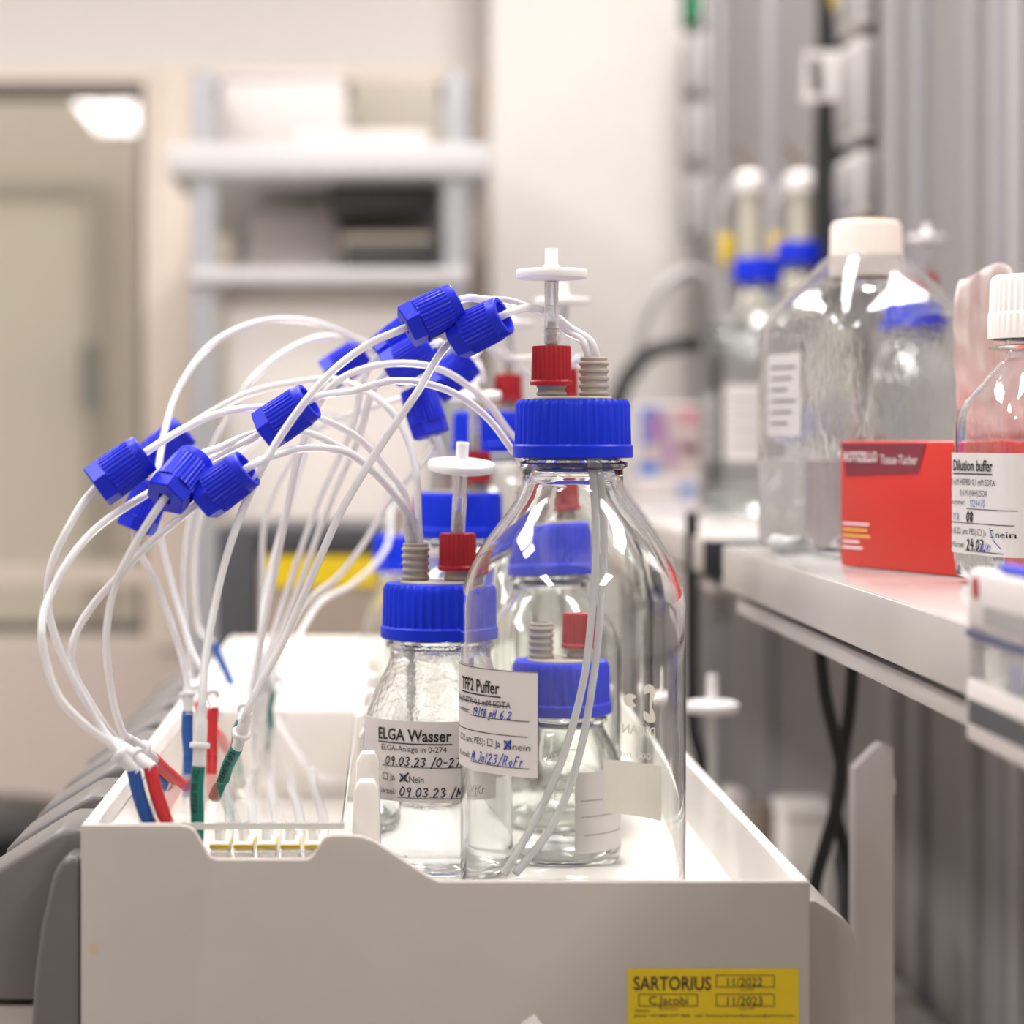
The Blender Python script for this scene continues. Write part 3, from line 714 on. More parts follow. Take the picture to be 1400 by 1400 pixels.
# four lines looping out at the left
line('outermost looping tube at the left, from the front blue sleeve to the middle nut', [(150, 1016, .925), (121, 995, .92), (80, 952, .915), (64, 909, .915), (57, 866, .915), (60, 836, .92), (69, 813, .925), (91, 771, .93), (128, 726, .94), (190, 682, .96), (240, 655, .985), (300, 622, .99), 'N', (448, 550, .985), (480, 535, 1.0), (537, 521, 1.01), (583, 525, 1.02), (629, 542, 1.035), (670, 575, 1.05), (699, 613, 1.06), (735, 655, 1.10), (765, 668, 1.16)],
     ((392, 569, .985), (71, 47, -18)), ('s_blue', (200, 1117, .927), (182, 1052, .925)), into=('mid', 0, 0, .004))
line('looping tube from the front red sleeve through the leftmost blue nut', [(150, 1010, .937), (135, 988, .94), (95, 918, .94), (73, 863, .94), (65, 817, .94), (71, 771, .94), (91, 726, .94), (125, 687, .943), 'N', (215, 605, .96), (257, 583, .97), (300, 565, .98), (354, 557, .995), (395, 560, 1.01), (434, 571, 1.02), (471, 587, 1.03), (503, 611, 1.045), (529, 640, 1.055), (554, 678, 1.065)],
     ((165, 643, .95), (55, 40, 8)), ('s_red', (225, 1117, .927), (205, 1048, .927)), into=('elga', -.0022, -.001, -.004, .105))
line('tube from the rear blue sleeve to the nut right of the hexagon faced one', [(168, 1018, .965), (142, 990, .957), (119, 954, .952), (103, 925, .95), (97, 897, .95), (105, 863, .95), (128, 826, .95), (160, 790, .95), (206, 742, .95), (258, 700, .95), 'N', (358, 632, .96), (383, 620, .97), (417, 613, .985), (457, 614, 1.0), (491, 629, 1.025), (527, 662, 1.045), (555, 700, 1.06)],
     ((307, 663, .952), (60, 43, -14)), ('s_blue', (222, 1070, 1.022), (203, 1042, .99)), into=('elga', -.0018, .0022, -.004))
line('tube from the rear red sleeve rising to the blue nut whose hexagon faces the camera', [(170, 1005, .968), (160, 980, .963), (151, 938, .957), (146, 897, .952), (146, 858, .95), (153, 817, .95), (167, 778, .948), (194, 728, .945), (217, 692, .942), 'N', (300, 612, .985), (350, 592, .995), (390, 587, 1.0), (425, 593, 1.01), (447, 602, 1.02), (486, 624, 1.03), (529, 662, 1.05), (560, 703, 1.062)],
     ((247, 655, .953), (36, 48, 44)), ('s_red', (245, 1070, 1.022), (208, 1036, .985)), into=('elga', .0014, .0024, -.004))
# second row
line('big arching blurred tube rising over all others from the upright blue sleeve', [(256, 935, 1.12), (240, 870, 1.12), (215, 800, 1.12), (200, 745, 1.11), 'N', (215, 640, 1.11), (225, 590, 1.12), (245, 530, 1.14), (290, 470, 1.16), (350, 441, 1.18), (400, 437, 1.2), (450, 447, 1.22), (510, 480, 1.25), (560, 540, 1.28)],
     ((198, 692, 1.1), (20, 52, 3)), ('s_blue', (258, 1030, 1.117), (256.5, 972, 1.117)), into=('five', -.002, 0, -.004))
line('tube from the upright red sleeve through the blurred nut behind the hexagon faced one', [(285, 930, 1.13), (265, 895, 1.14), (250, 850, 1.15), (228, 770, 1.16), (213, 705, 1.16), (208, 655, 1.155), 'N', (275, 574, 1.15), (330, 542, 1.145), (380, 527, 1.13), (411, 522, 1.12), (440, 518, 1.11), (466, 520, 1.1), (511, 541, 1.085), (543, 573, 1.08), (566, 631, 1.075)],
     ((228, 610, 1.15), (45, 40, 0)), ('s_red', (290, 1030, 1.117), (292, 967, 1.117)), into=('elga', .0026, -.0014, -.002))
line('blurred tube arching second highest behind the blue nuts', [(262, 930, 1.22), (255, 850, 1.22), (252, 770, 1.22), (265, 690, 1.22), (297, 597, 1.22), (314, 568, 1.22), (337, 528, 1.22), (371, 494, 1.23), (414, 468, 1.25), (457, 460, 1.28), (500, 468, 1.32), (560, 500, 1.36)],
     None, ('s_red', (300, 1010, 1.2), (270, 960, 1.21)), into=('tallback', -.002, 0, -.004))
line('blurred tube rising steeply from the far blue sleeve to the back of the tray', [(270, 850, 1.4), (268, 740, 1.4), (285, 680, 1.4), (330, 620, 1.4), (390, 575, 1.42), (450, 565, 1.46), (500, 600, 1.5), (530, 660, 1.56)],
     None, ('s_blue', (309, 918, 1.45), (292, 878, 1.45)), conn=False, into=('back', -.002, 0, -.004))
line('tube arching under the topmost nuts and down behind the largest cap', [(340, 955, 1.13), (352, 900, 1.13), (368, 820, 1.12), (388, 720, 1.1), (412, 610, 1.08), (440, 545, 1.07), (473, 514, 1.06), (514, 500, 1.06), (571, 498, 1.07), (606, 507, 1.08), (640, 528, 1.1), (670, 555, 1.12), (699, 594, 1.14), (740, 580, 1.25), (775, 500, 1.3)],
     None, ('s_green', (325, 1010, 1.117), (331, 985, 1.117)), into=('tallmid', 0, 0, -.002))
# right hand fan, blurred
line('blurred tube of the fan through the out of focus nut left of the upper pair', [(352, 920, 1.2), (364, 808, 1.22), (392, 700, 1.24), (425, 590, 1.25), (448, 520, 1.25), 'N', (505, 478, 1.26), (545, 500, 1.28), (580, 560, 1.3)],
     ((473, 497, 1.25), (45, 30, 0)), ('s_white', (345, 1000, 1.2), (350, 950, 1.2)), into=('five', .002, .001, -.004))
line('blurred tube of the fan through the small nut peeking out below the topmost nut', [(360, 920, 1.25), (392, 810, 1.25), (438, 680, 1.22), (480, 590, 1.18), (518, 505, 1.13), 'N', (600, 432, 1.14), (650, 445, 1.18), (690, 480, 1.24), (740, 520, 1.28), (790, 490, 1.3)],
     ((545, 465, 1.12), (48, 38, 0)), ('s_white', (352, 1000, 1.25), (357, 945, 1.25)), into=('tallmid', .002, .001, -.002))
line('tube of the fan through the blue nut directly under the topmost nut', [(366, 920, 1.25), (410, 800, 1.24), (450, 690, 1.2), (490, 600, 1.15), (524, 520, 1.11), 'N', (604, 470, 1.12), (640, 490, 1.2), (660, 520, 1.32)],
     ((561, 490, 1.1), (52, 30, -10)), ('s_white', (358, 1000, 1.27), (363, 945, 1.26)), into=('tallback', .002, .001, -.004))
line('blurred tube of the fan ending in the nut that hangs nose down', [(374, 920, 1.3), (420, 824, 1.3), (460, 790, 1.28), (496, 745, 1.26), (530, 690, 1.24), (570, 640, 1.2), (592, 612, 1.16), 'N'],
     ((580, 563, 1.13), (-16, 50, 6)), ('s_green', (365, 1000, 1.3), (370, 945, 1.3)))
line('lowest blurred tube of the fan, running to the farthest bottle', [(385, 920, 1.35), (436, 826, 1.4), (480, 800, 1.45), (530, 745, 1.55)],
     None, ('s_white', (372, 990, 1.33), (378, 945, 1.33)), into=('back', .002, .001, -.006))
line('tube through the half hidden nut behind the open ended one', [(356, 930, 1.32), (358, 810, 1.32), (365, 700, 1.3), (420, 600, 1.27), (500, 560, 1.22), (570, 540, 1.18), 'N', (660, 470, 1.2), (690, 490, 1.24)],
     ((618, 512, 1.17), (50, 40, 0)), ('s_white', (340, 985, 1.3), (350, 945, 1.3)), into=('tallmid', -.002, .002, -.004))

# ================================================================== RIGHT SHELF
ZS = ZC-.078; XS = .248          # far shelf
K = .88; ZN = ZC-.078*K; XN = .248*K   # near shelf
def shelf(y0, y1, label, endcap, XS, ZS):
    t = thing('wall_shelf', label, 'shelf', (XS, y0, ZS-.027))
    MB().box((XS, y0, ZS-.027), (XW-.0085, y1, ZS), .0012).build('shelf_board', 'shelf_top', t)
    MB().box((XS-.0015, y0, ZS-.0275), (XS-.0001, y1, ZS-.0008), .0004).build('fascia', 'shelf', t)
    MB().box((XS+.006, y0, ZS-.043), (XS+.022, y1-.01, ZS-.033), .001).build('cable_rail', 'shelf', t)
    MB().box((XS+.010, y0, ZS-.033), (XS+.018, y1-.01, ZS-.0272)).build('rail_spacer', 'dark', t)
    if endcap: MB().box((XS-.001, y0-.012, ZS-.030), (XW-.01, y0-.0005, ZS-.001), .001).build('end_cap', 'black', t)
    return t
shelf(.55, 1.439, 'near light grey wall shelf holding the red tissue box', False, XN, ZN)
shelf(1.745, 3.35, 'far light grey shelf with black end behind the tall bottles', True, XS, ZS)

# large square plastic bottle with white cap
bx, by = Q(1184, 1.5*K), 1.50*K
t = thing('plastic_bottle', 'large clear square plastic bottle with cream cap left of the red box', 'bottle', (bx, by, ZN))
def sq_bottle(t, x, y, z0, hw, H, zs, rn, rot, capr, caph, liquid, m, capm='capw', shk=2.4, orange=False):
    T = Matrix.Translation((x, y, z0)) @ Matrix.Rotation(rot, 4, 'Z'); n = 64
    def prof(off):
        q = [(hw*.55-off, .004 if not off else .0065, 0, 3), (hw*.86-off, .001 if not off else .003, 0, 4), (hw*.97-off, .004 if not off else .006, 0, 8), (hw-off, .012, 0, 8), (hw-off, zs[0], 0, 8)]
        for rf, f in ((.985, .09), (.94, .19), (.80, .38), (.5, .66), (.24, .89), (.10, .965), (.03, .99)):
            q.append((rn+(hw-rn)*rf-off, zs[0]+(zs[1]-zs[0])*f, 0, 8-6*min(1, f*1.3)))
        q += [(rn-off, zs[1], 0, 2), (rn-off, H-.004, 0, 2)]
        return q
    o = prof(0); i = prof(.0014)
    MB().lathe([(0, .006, 0, 2)]+o+i[::-1]+[(0, .0078, 0, 2)], n, T, sq=2).build('bottle_body', m, t, 50)
    if liquid:
        l = [(0, .0075, 0, 2), (hw*.55, .0062, 0, 3), (hw*.86-.0013, .0028, 0, 4), (hw*.97-.0013, .006, 0, 8), (hw-.0013, .012, 0, 8), (hw-.0013, liquid, 0, 8), (0, liquid, 0, 2)]
        MB().lathe(l, n, T, sq=2).build('liquid', 'water', t)
    zc = H-.002-caph+.004
    nb = MB().lathe([(rn, zc-.006), (capr*.98, zc-.005), (capr*.98, zc-.0035), (rn, zc-.0025)], 48, T).build('neck_ring', m, t)
    cp = [(capr*.92, zc), (capr*1.0, zc), (capr*1.0, zc+caph*.38), (capr*.975, zc+caph*.42, .0005), (capr*.955, zc+caph*.9, .0005), (capr*.91, zc+caph*.98), (capr*.86, zc+caph), (0, zc+caph)]
    cb = MB().lathe(cp, 0, T, ribs=44).build('screw_cap', capm, t, 30)
    if orange: MB().lathe([(capr*.62, zc+caph), (capr*.6, zc+caph+.0012), (0, zc+caph+.0012)], 32, T).build('cap_disc', 'orange', cb)
sq_bottle(t, bx, by, ZN, .0575*K, .222*K, (.147*K, .204*K), .0205*K, .35, .0248*K, .038*K, .064*K, 'petg', orange=True)
# paper label on its left flank
ik = Ink()
T2 = Matrix.Translation((bx, by, ZN)) @ Matrix.Rotation(.35, 4, 'Z')
lo = MB().add([T2 @ Vector((-.0579*K, yy*K, zz*K)) for yy, zz in ((-.012, .08), (.03, .08), (.03, .135), (-.012, .135))], [(3, 2, 1, 0)])
lb = lo.build('label', 'paper', t)
for q in range(6): ik.line([(.005, .046-q*.0075), (.036-(q % 3)*.005, .046-q*.0075)], .0014)
ik.build(lambda u, v: T2 @ (Vector((-.0583, .03-u, .08+v))*K), 'handwriting', 'ink_grey', lb)

# red tissue box
c0 = Vector((.2775*K, 1.363*K, ZN)); du = Vector((.377, -.927, 0)).normalized(); dn = Vector((.927, .377, 0)).normalized()
BW, BD, BH = .122*K, .105*K, .0765*K
t = thing('tissue_box', 'bright red cardboard tissue box on the near shelf', 'box', tuple(c0))
mxb = Matrix((du, dn, Vector((0, 0, 1)))).transposed().to_4x4(); mxb.translation = c0
mb = MB().box((0, 0, 0.0003), (BW, BD, BH), .0012, mx=mxb); bxo = mb.build('carton', 'box_red', t)
face_ = on_plane(c0-dn*.0003, du, (0, 0, 1)); face = lambda u, v: face_(u*K, v*K)
ik = Ink(); ik._add([(.0015, .0755), (.088, .0755), (.080, .0580), (.006, .0555)], [(0, 3, 2, 1)])
ik.build(face, 'dark_banner', 'box_maroon', t)
face2_ = on_plane(c0-dn*.0006, du, (0, 0, 1)); face = lambda u, v: face2_(u*K, v*K)
ik = Ink(); ik.text('ROTIZELL®', .005, .0645, .0058, .035, .02); ik.text('Tissue-Tücher', .043, .0632, .0056, .037, 0)
for q, (L_, c_) in enumerate(((.027, 0), (.0, 0), (.0, 0), (.017, 0), (.020, 0))):
    if L_: ik.line([(.004, .0265-q*.0036), (.004+L_, .0265-q*.0036)], .0013)
ik.build(face, 'printed_text', 'print_white', t)
ik = Ink(); ik.line([(.004, .0229), (.029, .0229)], .0012); ik.line([(.004, .0193), (.032, .0193)], .0012)
ik.build(face, 'yellow_text', 'print_yellow', t)
# slot ring on the top and the tissue pulled up through it
MB().lathe([(.023, BH), (.025, BH+.0004), (.027, BH), (.0, BH-.0001)], 40, mxb @ Matrix.Translation((BW*.60, BD*.60, 0))).build('slot', 'box_maroon', t)
tb = MB(); n1, n2 = 22, 18; cen = mxb @ Vector((BW*.60, BD*.60, BH))
vs = []
for j in range(n2+1):
    f = j/n2
    for i in range(n1+1):
        a = (i/n1-.5)
        wd = .037+.010*math.sin(f*2.2)
        x_ = a*wd*(1-.15*f); z_ = .001+f*(.088+.004*math.sin(a*7+1)-.012*max(0, abs(a)-.38)/.12)
        y_ = .0045*math.sin(a*8+f*4)*(.3+f)+.0035*abs(math.sin(a*13-f*3.2))+.003*abs(math.sin(f*11+a*9))
        vs.append(cen+Vector((x_-.004*f, y_, z_)))
tb.add(vs, [(j*(n1+1)+i, j*(n1+1)+i+1, (j+1)*(n1+1)+i+1, (j+1)*(n1+1)+i) for j in range(n2) for i in range(n1)])
to = tb.build('tissue', 'tissue', None, 80); tag(to, 'crumpled pale tissue sticking up out of the red box', 'tissue')
sd_ = to.modifiers.new('thick', 'SOLIDIFY'); sd_.thickness = .0006

# dilution buffer bottle
rot = math.atan2(.2, .98); u2 = Vector((.2, -.98, 0)).normalized(); n2_ = Vector((.98, .2, 0)).normalized()
hw = .0365*K; cb0 = Vector((.3055*K, 1.216*K, ZN)); dc = cb0+u2*hw+n2_*hw
t = thing('plastic_bottle', 'clear square plastic bottle with paper label in front of the red box', 'bottle', (dc.x, dc.y, ZN))
sq_bottle(t, dc.x, dc.y, ZN, hw, .163*K, (.086*K, .121*K), .018*K, rot, .0272*K, .034*K, .034*K, 'petg', capm='white')
lzz = Zy(757, 1.19*K); lhh = .054
def se_pt(th, e=8):
    # outline of the square bottle: th = 0 is the middle of the left face, growing towards the camera
    k = (abs(math.cos(th))**e+abs(math.sin(th))**e)**(-1/e)
    return hw*k*math.sin(th), -hw*k*math.cos(th)
SE = [(0.0, *se_pt(-.735))]
for q in range(1, 241):
    x_, y_ = se_pt(-.735+q*.0075); l_ = SE[-1]; SE.append((l_[0]+math.hypot(x_-l_[1], y_-l_[2]), x_, y_))
def dil(off):
    def fn(u, v):
        u, v = (u-.0045)*K, v*K
        i = 1
        while i < len(SE)-1 and SE[i][0] < u: i += 1
        (s0, x0_, y0_), (s1, x1_, y1_) = SE[i-1], SE[i]; f = (u-s0)/(s1-s0)
        tx, ty = (x1_-x0_)/(s1-s0), (y1_-y0_)/(s1-s0)
        p = dc+u2*(x0_+(x1_-x0_)*f+ty*off)+n2_*(y0_+(y1_-y0_)*f-tx*off)
        return Vector((p.x, p.y, lzz+v))
    return fn
mb = MB(); f1 = dil(.0006); nn = 30; vs = []
for i in range(nn+1): u = .0045+.0835*i/nn; vs += [f1(u, 0), f1(u, lhh)]
mb.add(vs, [(2*i, 2*i+2, 2*i+3, 2*i+1) for i in range(nn)]); lab = mb.build('label', 'paper', t)
f2 = dil(.0010)
ik = Ink(); uu = lambda f: .0055+f*.071
ik.text('Dilution buffer', uu(.06), .0445, .0060, .046, .02); ik.line([(uu(.05), .0428), (uu(.70), .0428)], .0006)
ik.text('10 mM HEPES/ 0,1 mM EDTA/', uu(.0), .0368, .0034, .054); ik.text('0,4 M (NH4)2SO4', uu(.18), .0310, .0034, .031)
ik.text('nnummer:', uu(.0), .0262, .003, .019); ik.line([(uu(.29), .0242), (uu(.95), .0242)], .0004); ik.line([(uu(.0), .0165), (uu(.93), .0165)], .0004)
ik.text('rt (0,22 µm; PES):', uu(0), .0105, .0033, .033); ik.rect(uu(.48), .0105, uu(.53), .0135, .0004); ik.text('Ja', uu(.56), .0105, .0032); ik.text('nein', uu(.76), .0100, .0036, .013)
ik.rect(uu(.67), .0100, uu(.72), .0135, .0004)
ik.text('n/Kürzel:', uu(0), .0032, .0032, .018); ik.line([(uu(.26), .0018), (uu(.85), .0018)], .0004)
ik.build(f2, 'printed_text', 'ink', lab)
ik = Ink(); ik.pen('1124470', uu(.34), .0255, .0036, .0004, .1); ik.pen('11.8.', uu(.05), .0178, .0036, .0004, .1); ik.pen('22/Mt', uu(.5), .0025, .0036, .0004, .2); ik.line([(uu(.66), .0145), (uu(.73), .008), (uu(.82), .0045)], .0005)
ik.build(f2, 'handwriting', 'ink_blue', lab)
ik = Ink(); ik.pen('08', uu(.29), .0175, .0050, .0011, .1); ik.pen('24.07.', uu(.29), .0024, .0056, .0010, .1)
ik.build(f2, 'marker_writing', 'ink_black', lab)
# small carton clipped on the shelf edge, nearest at the right
t = thing('label_pack', 'white and blue pack hanging on the shelf edge at the far right', 'pack', (.21, .75, ZC-.115))
x0, x1, y0, y1 = .2225*K, XN-.0018, .78*K, .905*K
def ZR_(py): return ZC-(py-600)/F*.905*K
MB().box((x0+.012, y0, ZR_(1010)), (x1, y1, ZR_(780)), .003).build('pack_body', 'clear', t)
MB().box((x0+.0115, y0-.0005, ZR_(860)), (x1+.0003, y1+.0005, ZR_(776)), .003).build('upper_band', 'carton', t)
MB().box((x0+.0113, y0-.0006, ZR_(1012)), (x1+.0003, y1+.0006, ZR_(925)), .002).build('lower_band', 'carton', t)
MB().box((x0+.0110, y0+.005, ZR_(985)), (x0+.0118, y1-.004, ZR_(952)), 0).build('dark_print', 'dark', t)
MB().box((x0+.0110, y0+.003, ZR_(868)), (x0+.0118, y1-.001, ZR_(860)), 0).build('blue_stripe', 'navy', t)
MB().box((x0+.0108, y0+.003, ZR_(846)), (x0+.0116, y0+.085, ZR_(820)), 0).build('grey_print', 'socket', t)
MB().box((x0+.014, y0, ZR_(776)), (x1-.001, y1-.030, ZR_(764)), .002).build('blue_lid', 'blue', t)
MB().lathe([(.004, 0), (.004, .0004), (0, .0004)], 20, frame_mx(Vector((x0+.0113, .890*K, ZR_(800))), (-1, 0, 0))).build('red_dot', 'red', t)

# ================================================================== FAR SHELF
bottle('f1', 'tall blue capped bottle on the far shelf, left one of the pair', Q(1036, 2.42), 2.42, .064, .270, (.165, .225), z0=ZS, ports=False, liquid=.20, capk=1.0, group='storage bottles on the far shelf')
bottle('f2', 'tall blue capped bottle on the far shelf, right one of the pair', Q(1091, 2.62), 2.62, .064, .305, (.19, .255), z0=ZS, ports=False, liquid=.21, group='storage bottles on the far shelf')
bottle('f3', 'blue capped bottle with disc filter behind the large cream capped bottle', Q(1252, 1.9), 1.9, .043, .190, (.115, .156), z0=ZS, yaw=PI+.2, stem=.028)
for (px, Y, R_, s_) in ((975, 2.42, .064, 0), (1040, 2.62, .064, 1)):
    pass
def add_far_label(x, y, R_, a0, wd, z, h, root):
    l = cyl_label(x, y, R_, a0, wd, z, h, root)
    ik = Ink()
    for q in range(4): ik.line([(.006, h*.8-q*h*.2), (wd*.7, h*.8-q*h*.2)], .003)
    ik.build(on_cyl(x, y, R_+.001, a0, z), 'handwriting', 'ink_grey', l)
fb = [o for o in COL.objects if o.get('group') == 'storage bottles on the far shelf']
add_far_label(fb[0].location.x, 2.42, .064, -.75, .07, ZS+.055, .08, fb[0]); add_far_label(fb[1].location.x, 2.62, .064, -.6, .07, ZS+.05, .08, fb[1])
# slim columns behind those bottles
for (px, Y, lab) in ((1024, 2.95, 'slim clear column with yellow clip behind the left tall bottle'), (1094, 2.92, 'slim clear column with yellow clip behind the right tall bottle')):
    x = Q(px, Y); t = thing('glass_column', lab, 'column', (x, Y, ZS), 'slim columns on the far shelf')
    zt = Zy(262, Y)
    MB().lathe([(0, ZS+.002), (.017, ZS), (.017, ZS+.02), (.012, ZS+.022), (0, ZS+.022)], 32, Matrix.Translation((x, Y, 0))).build('foot', 'white', t)
    MB().lathe([(0, ZS+.022), (.012, ZS+.022), (.012, zt), (0, zt)], 32, Matrix.Translation((x, Y, 0))).build('column_tube', mat('pale gel', (.74, .70, .58), .3, trans=.25, var=0), t)
    MB().lathe([(0, zt), (.019, zt), (.019, zt+.018), (.012, zt+.026), (0, zt+.026)], 32, Matrix.Translation((x, Y, 0))).build('top_cap', 'white', t)
    MB().tube(smooth([(x-.012, Y, zt+.014), (x-.028, Y, zt+.006), (x-.030, Y, ZS+.21), (x-.029, Y, ZS+.03), (x-.012, Y, ZS+.012)], 6), .0045).build('side_tube', 'clear', t)
    MB().box((x-.039, Y-.008, Zy(362, Y)), (x-.022, Y+.008, Zy(320, Y)), .003).build('clip', 'yellow', t)
    MB().tube(smooth([(x, Y, zt+.024), (x-.006, Y, zt+.045), (x-.020, Y, zt+.062)], 5), .005).build('outlet', 'brown', t)
# floral tissue carton
Y = 2.98; x0, x1 = Q(872, Y), Q(1056, Y)
t = thing('tissue_box', 'pale carton with violet and pink pattern at the back of the far shelf', 'box', ((x0+x1)/2, Y, ZS))
MB().box((x0, Y, ZS+.0005), (x1, Y+.11, Zy(553, Y)), .003).build('carton', 'carton', t)
def pr(pts, m, nm, e=.0006):
    MB().prism([(Q(a, Y), Zy(b, Y)) for a, b in pts], Y-e, Y-.0001).build(nm, m, t)
MB().prism([(Q(a, Y), Zy(b, Y)) for a, b in [(874, 556), (1054, 556), (1054, 648), (874, 650)]], Y-.0004, Y-.00005).build('printed_front', mat('dusty print', (.46, .37, .36), .6), t)
pr([(874, 556), (900, 556), (910, 580), (896, 606), (876, 610)], 'bluep', 'blue_patch')
pr([(886, 560), (908, 568), (914, 590), (900, 605), (882, 600)], 'purple', 'violet_patch', .0009)
pr([(926, 560), (950, 556), (956, 580), (935, 584)], 'pinkp', 'pink_patch')
pr([(905, 600), (918, 600), (924, 640), (910, 636)], 'purple', 'violet_stripe')
pr([(926, 606), (960, 606), (956, 620), (932, 622)], 'dkred', 'plum_patch')
pr([(872, 632), (900, 632), (904, 648), (872, 650)], 'bluep', 'blue_corner')
pr([(990, 604), (1052, 604), (1046, 640), (1000, 636)], 'purple', 'dark_patch')
pr([(926, 662), (952, 662), (952, 674), (926, 674)], 'bluep', 'blue_mark'); pr([(980, 664), (1000, 664), (1000, 676), (980, 676)], 'bluep', 'blue_mark')
# black arched cable behind the carton
tag(MB().tube(smooth([P(838, 600, 3.1), P(842, 560, 3.1), P(858, 515, 3.1), P(885, 485, 3.1), P(918, 473, 3.1), P(960, 474, 3.12), P(985, 560, 3.14), (Q(985, 3.14), 3.14, ZS+.012)], 8), [.008]*1 if False else .012).build('cable_loop', 'black'), 'thick black arched hose behind the patterned carton', 'hose')
tag(MB().tube(smooth([P(868, 520, 3.3), P(880, 440, 3.3), P(905, 395, 3.3), P(940, 372, 3.32), P(965, 380, 3.33), P(985, 500, 3.34), (Q(985, 3.34), 3.34, ZS-.2)], 8), .009).build('cable_loop', 'socket'), 'thin grey arched hose above the black one', 'hose')

# ================================================================== SPINE FITTINGS
for i, (py, m_, lab) in enumerate(((0, 'green', 'green socket at the far edge of the grey spine'), (92, 'socket', 'grey socket just below the green one'), (188, 'socket', 'grey socket in the middle of the far column'), (285, 'socket', 'lowest grey socket of the far column'))):
    Y = 3.95; z = Zy(py, Y); t = thing('wall_socket', lab, 'socket', (XW, Y, z), 'sockets at the far edge')
    MB().box((XW-.036, Y-.05, z-.052), (XW-.0085, Y+.05, z+.052), .014, 4).build('socket_cover', m_, t)
    MB().box((XW-.0087, Y-.06, z-.058), (XW, Y+.06, z+.058), .002).build('back_plate', 'socket_l', t)
for i, (p0, p1, lab) in enumerate(((-70, 42, 'grey socket box at the very top beside the black cables'), (58, 192, 'grey socket box beside the black cables, level with the white tag'), (212, 300, 'grey socket box lowest beside the black cables'))):
    Y = 2.56; z0, z1 = Zy(p1, Y), Zy(p0, Y); t = thing('socket_box', lab, 'socket', (XW, Y, z0), 'socket boxes by the cables')
    MB().box((XW-.030, Y-.045, z0), (XW-.0085, Y+.07, z1), .004).build('housing', 'socket_l', t)
    MB().box((XW-.034, Y-.040, z0+.012), (XW-.029, Y+.06, z1-.012), .003).build('cover', 'socket', t)
    MB().box((XW-.024, Y-.0475, z0+.01), (XW-.0085, Y-.0452, z1-.008), .001).build('side_plate', 'socket', t)
for q, (dx, lab) in enumerate(((0, 'left black power cable hanging down the grey spine'), (21, 'right black power cable hanging down the grey spine'))):
    Y = 2.70-q*.03
    o = MB().tube(smooth([P(1130+dx, -60, Y), P(1131+dx, 60, Y), P(1127+dx*.8, 200, Y), P(1126+dx*.7, 330, Y), P(1128+dx*.5, 560, Y), (Q(1130, Y), Y, ZS+.01)], 6), .0125).build('power_cable', 'black'); tag(o, lab, 'cable', 'black cables on the spine')
o = MB().box((Q(1141, 2.62)-.004, 2.61, Zy(12, 2.62)), (Q(1141, 2.62)+.006, 2.625, Zy(-20, 2.62)), .002).build('cable_marker', 'yellow'); tag(o, 'yellow marker clip on the black cables at the top edge', 'clip')
t = thing('cable_tag', 'white tag with dark print hanging on the black cables', 'tag', tuple(P(1125, 138, 2.6)))
a_ = [P(1100, 70, 2.62), P(1156, 68, 2.60), P(1150, 136, 2.60), P(1096, 140, 2.62)]
MB().add([v for v in a_]+[v+Vector((0, .0015, 0)) for v in a_], [(3, 2, 1, 0), (4, 5, 6, 7), (0, 1, 5, 4), (1, 2, 6, 5), (2, 3, 7, 6), (3, 0, 4, 7)]).build('tag_card', 'paper', t)
ik = Ink()
for q in range(9): ik.line([(0, -q*.0045), (.013, -q*.0045)], .0036)
ik.build(on_plane(P(1107, 82, 2.595), (1, 0, 0), (-.05, 0, 1)), 'printed_code', 'ink', t)
# cables under the near shelf, crossing
for q, (pp, lab) in enumerate((([(1120, 862), (1122, 900), (1128, 950), (1142, 1010), (1150, 1050), (1144, 1100), (1130, 1150), (1115, 1205), (1108, 1300)], 'black cable under the shelf starting at the left and curling back left'),
                       ([(1166, 880), (1165, 920), (1160, 980), (1152, 1030), (1147, 1070), (1142, 1110), (1152, 1150), (1163, 1200), (1166, 1300)], 'black cable under the shelf starting at the right and crossing over'))):
    Y = 1.39+q*.018
    pts = [P(a, b_, Y) for a, b_ in pp]; pts[0].z = ZN-.029; pts.append(Vector((pts[-1].x, Y, BENCH+.004)))
    o = MB().tube(smooth(pts, 6), .0042).build('power_cable', 'black'); tag(o, lab, 'cable', 'crossing cables under the shelf')
o = MB().tube([P(1158, 1145, 1.45), P(1162, 1175, 1.45), P(1166, 1215, 1.45), Vector((Q(1166, 1.45), 1.45, BENCH+.001))], [.006, .011, .010, .006], 16).build('cable_plug', 'dark'); tag(o, 'dark plug standing behind the crossing cables', 'plug')
# upright bracket plate
Yp = 1.22
t = thing('bracket_plate', 'tall white upright plate with slanted top right of the pump unit', 'bracket', (Q(1195, Yp), Yp, BENCH))
pl = [(1168, 1400), (1168, 1052), (1200, 1020), (1207, 1017), (1222, 1022), (1222, 1062), (1225, 1066), (1225, 1084), (1222, 1088), (1222, 1400)]
oo = [(Q(a, Yp), Zy(b_, Yp)) for a, b_ in pl]; oo[0] = (oo[0][0], BENCH); oo[-1] = (oo[-1][0], BENCH)
MB().prism(oo, Yp, Yp+.014, .0006).build('plate', mat('bracket paint', (.62, .58, .56), .45), t)
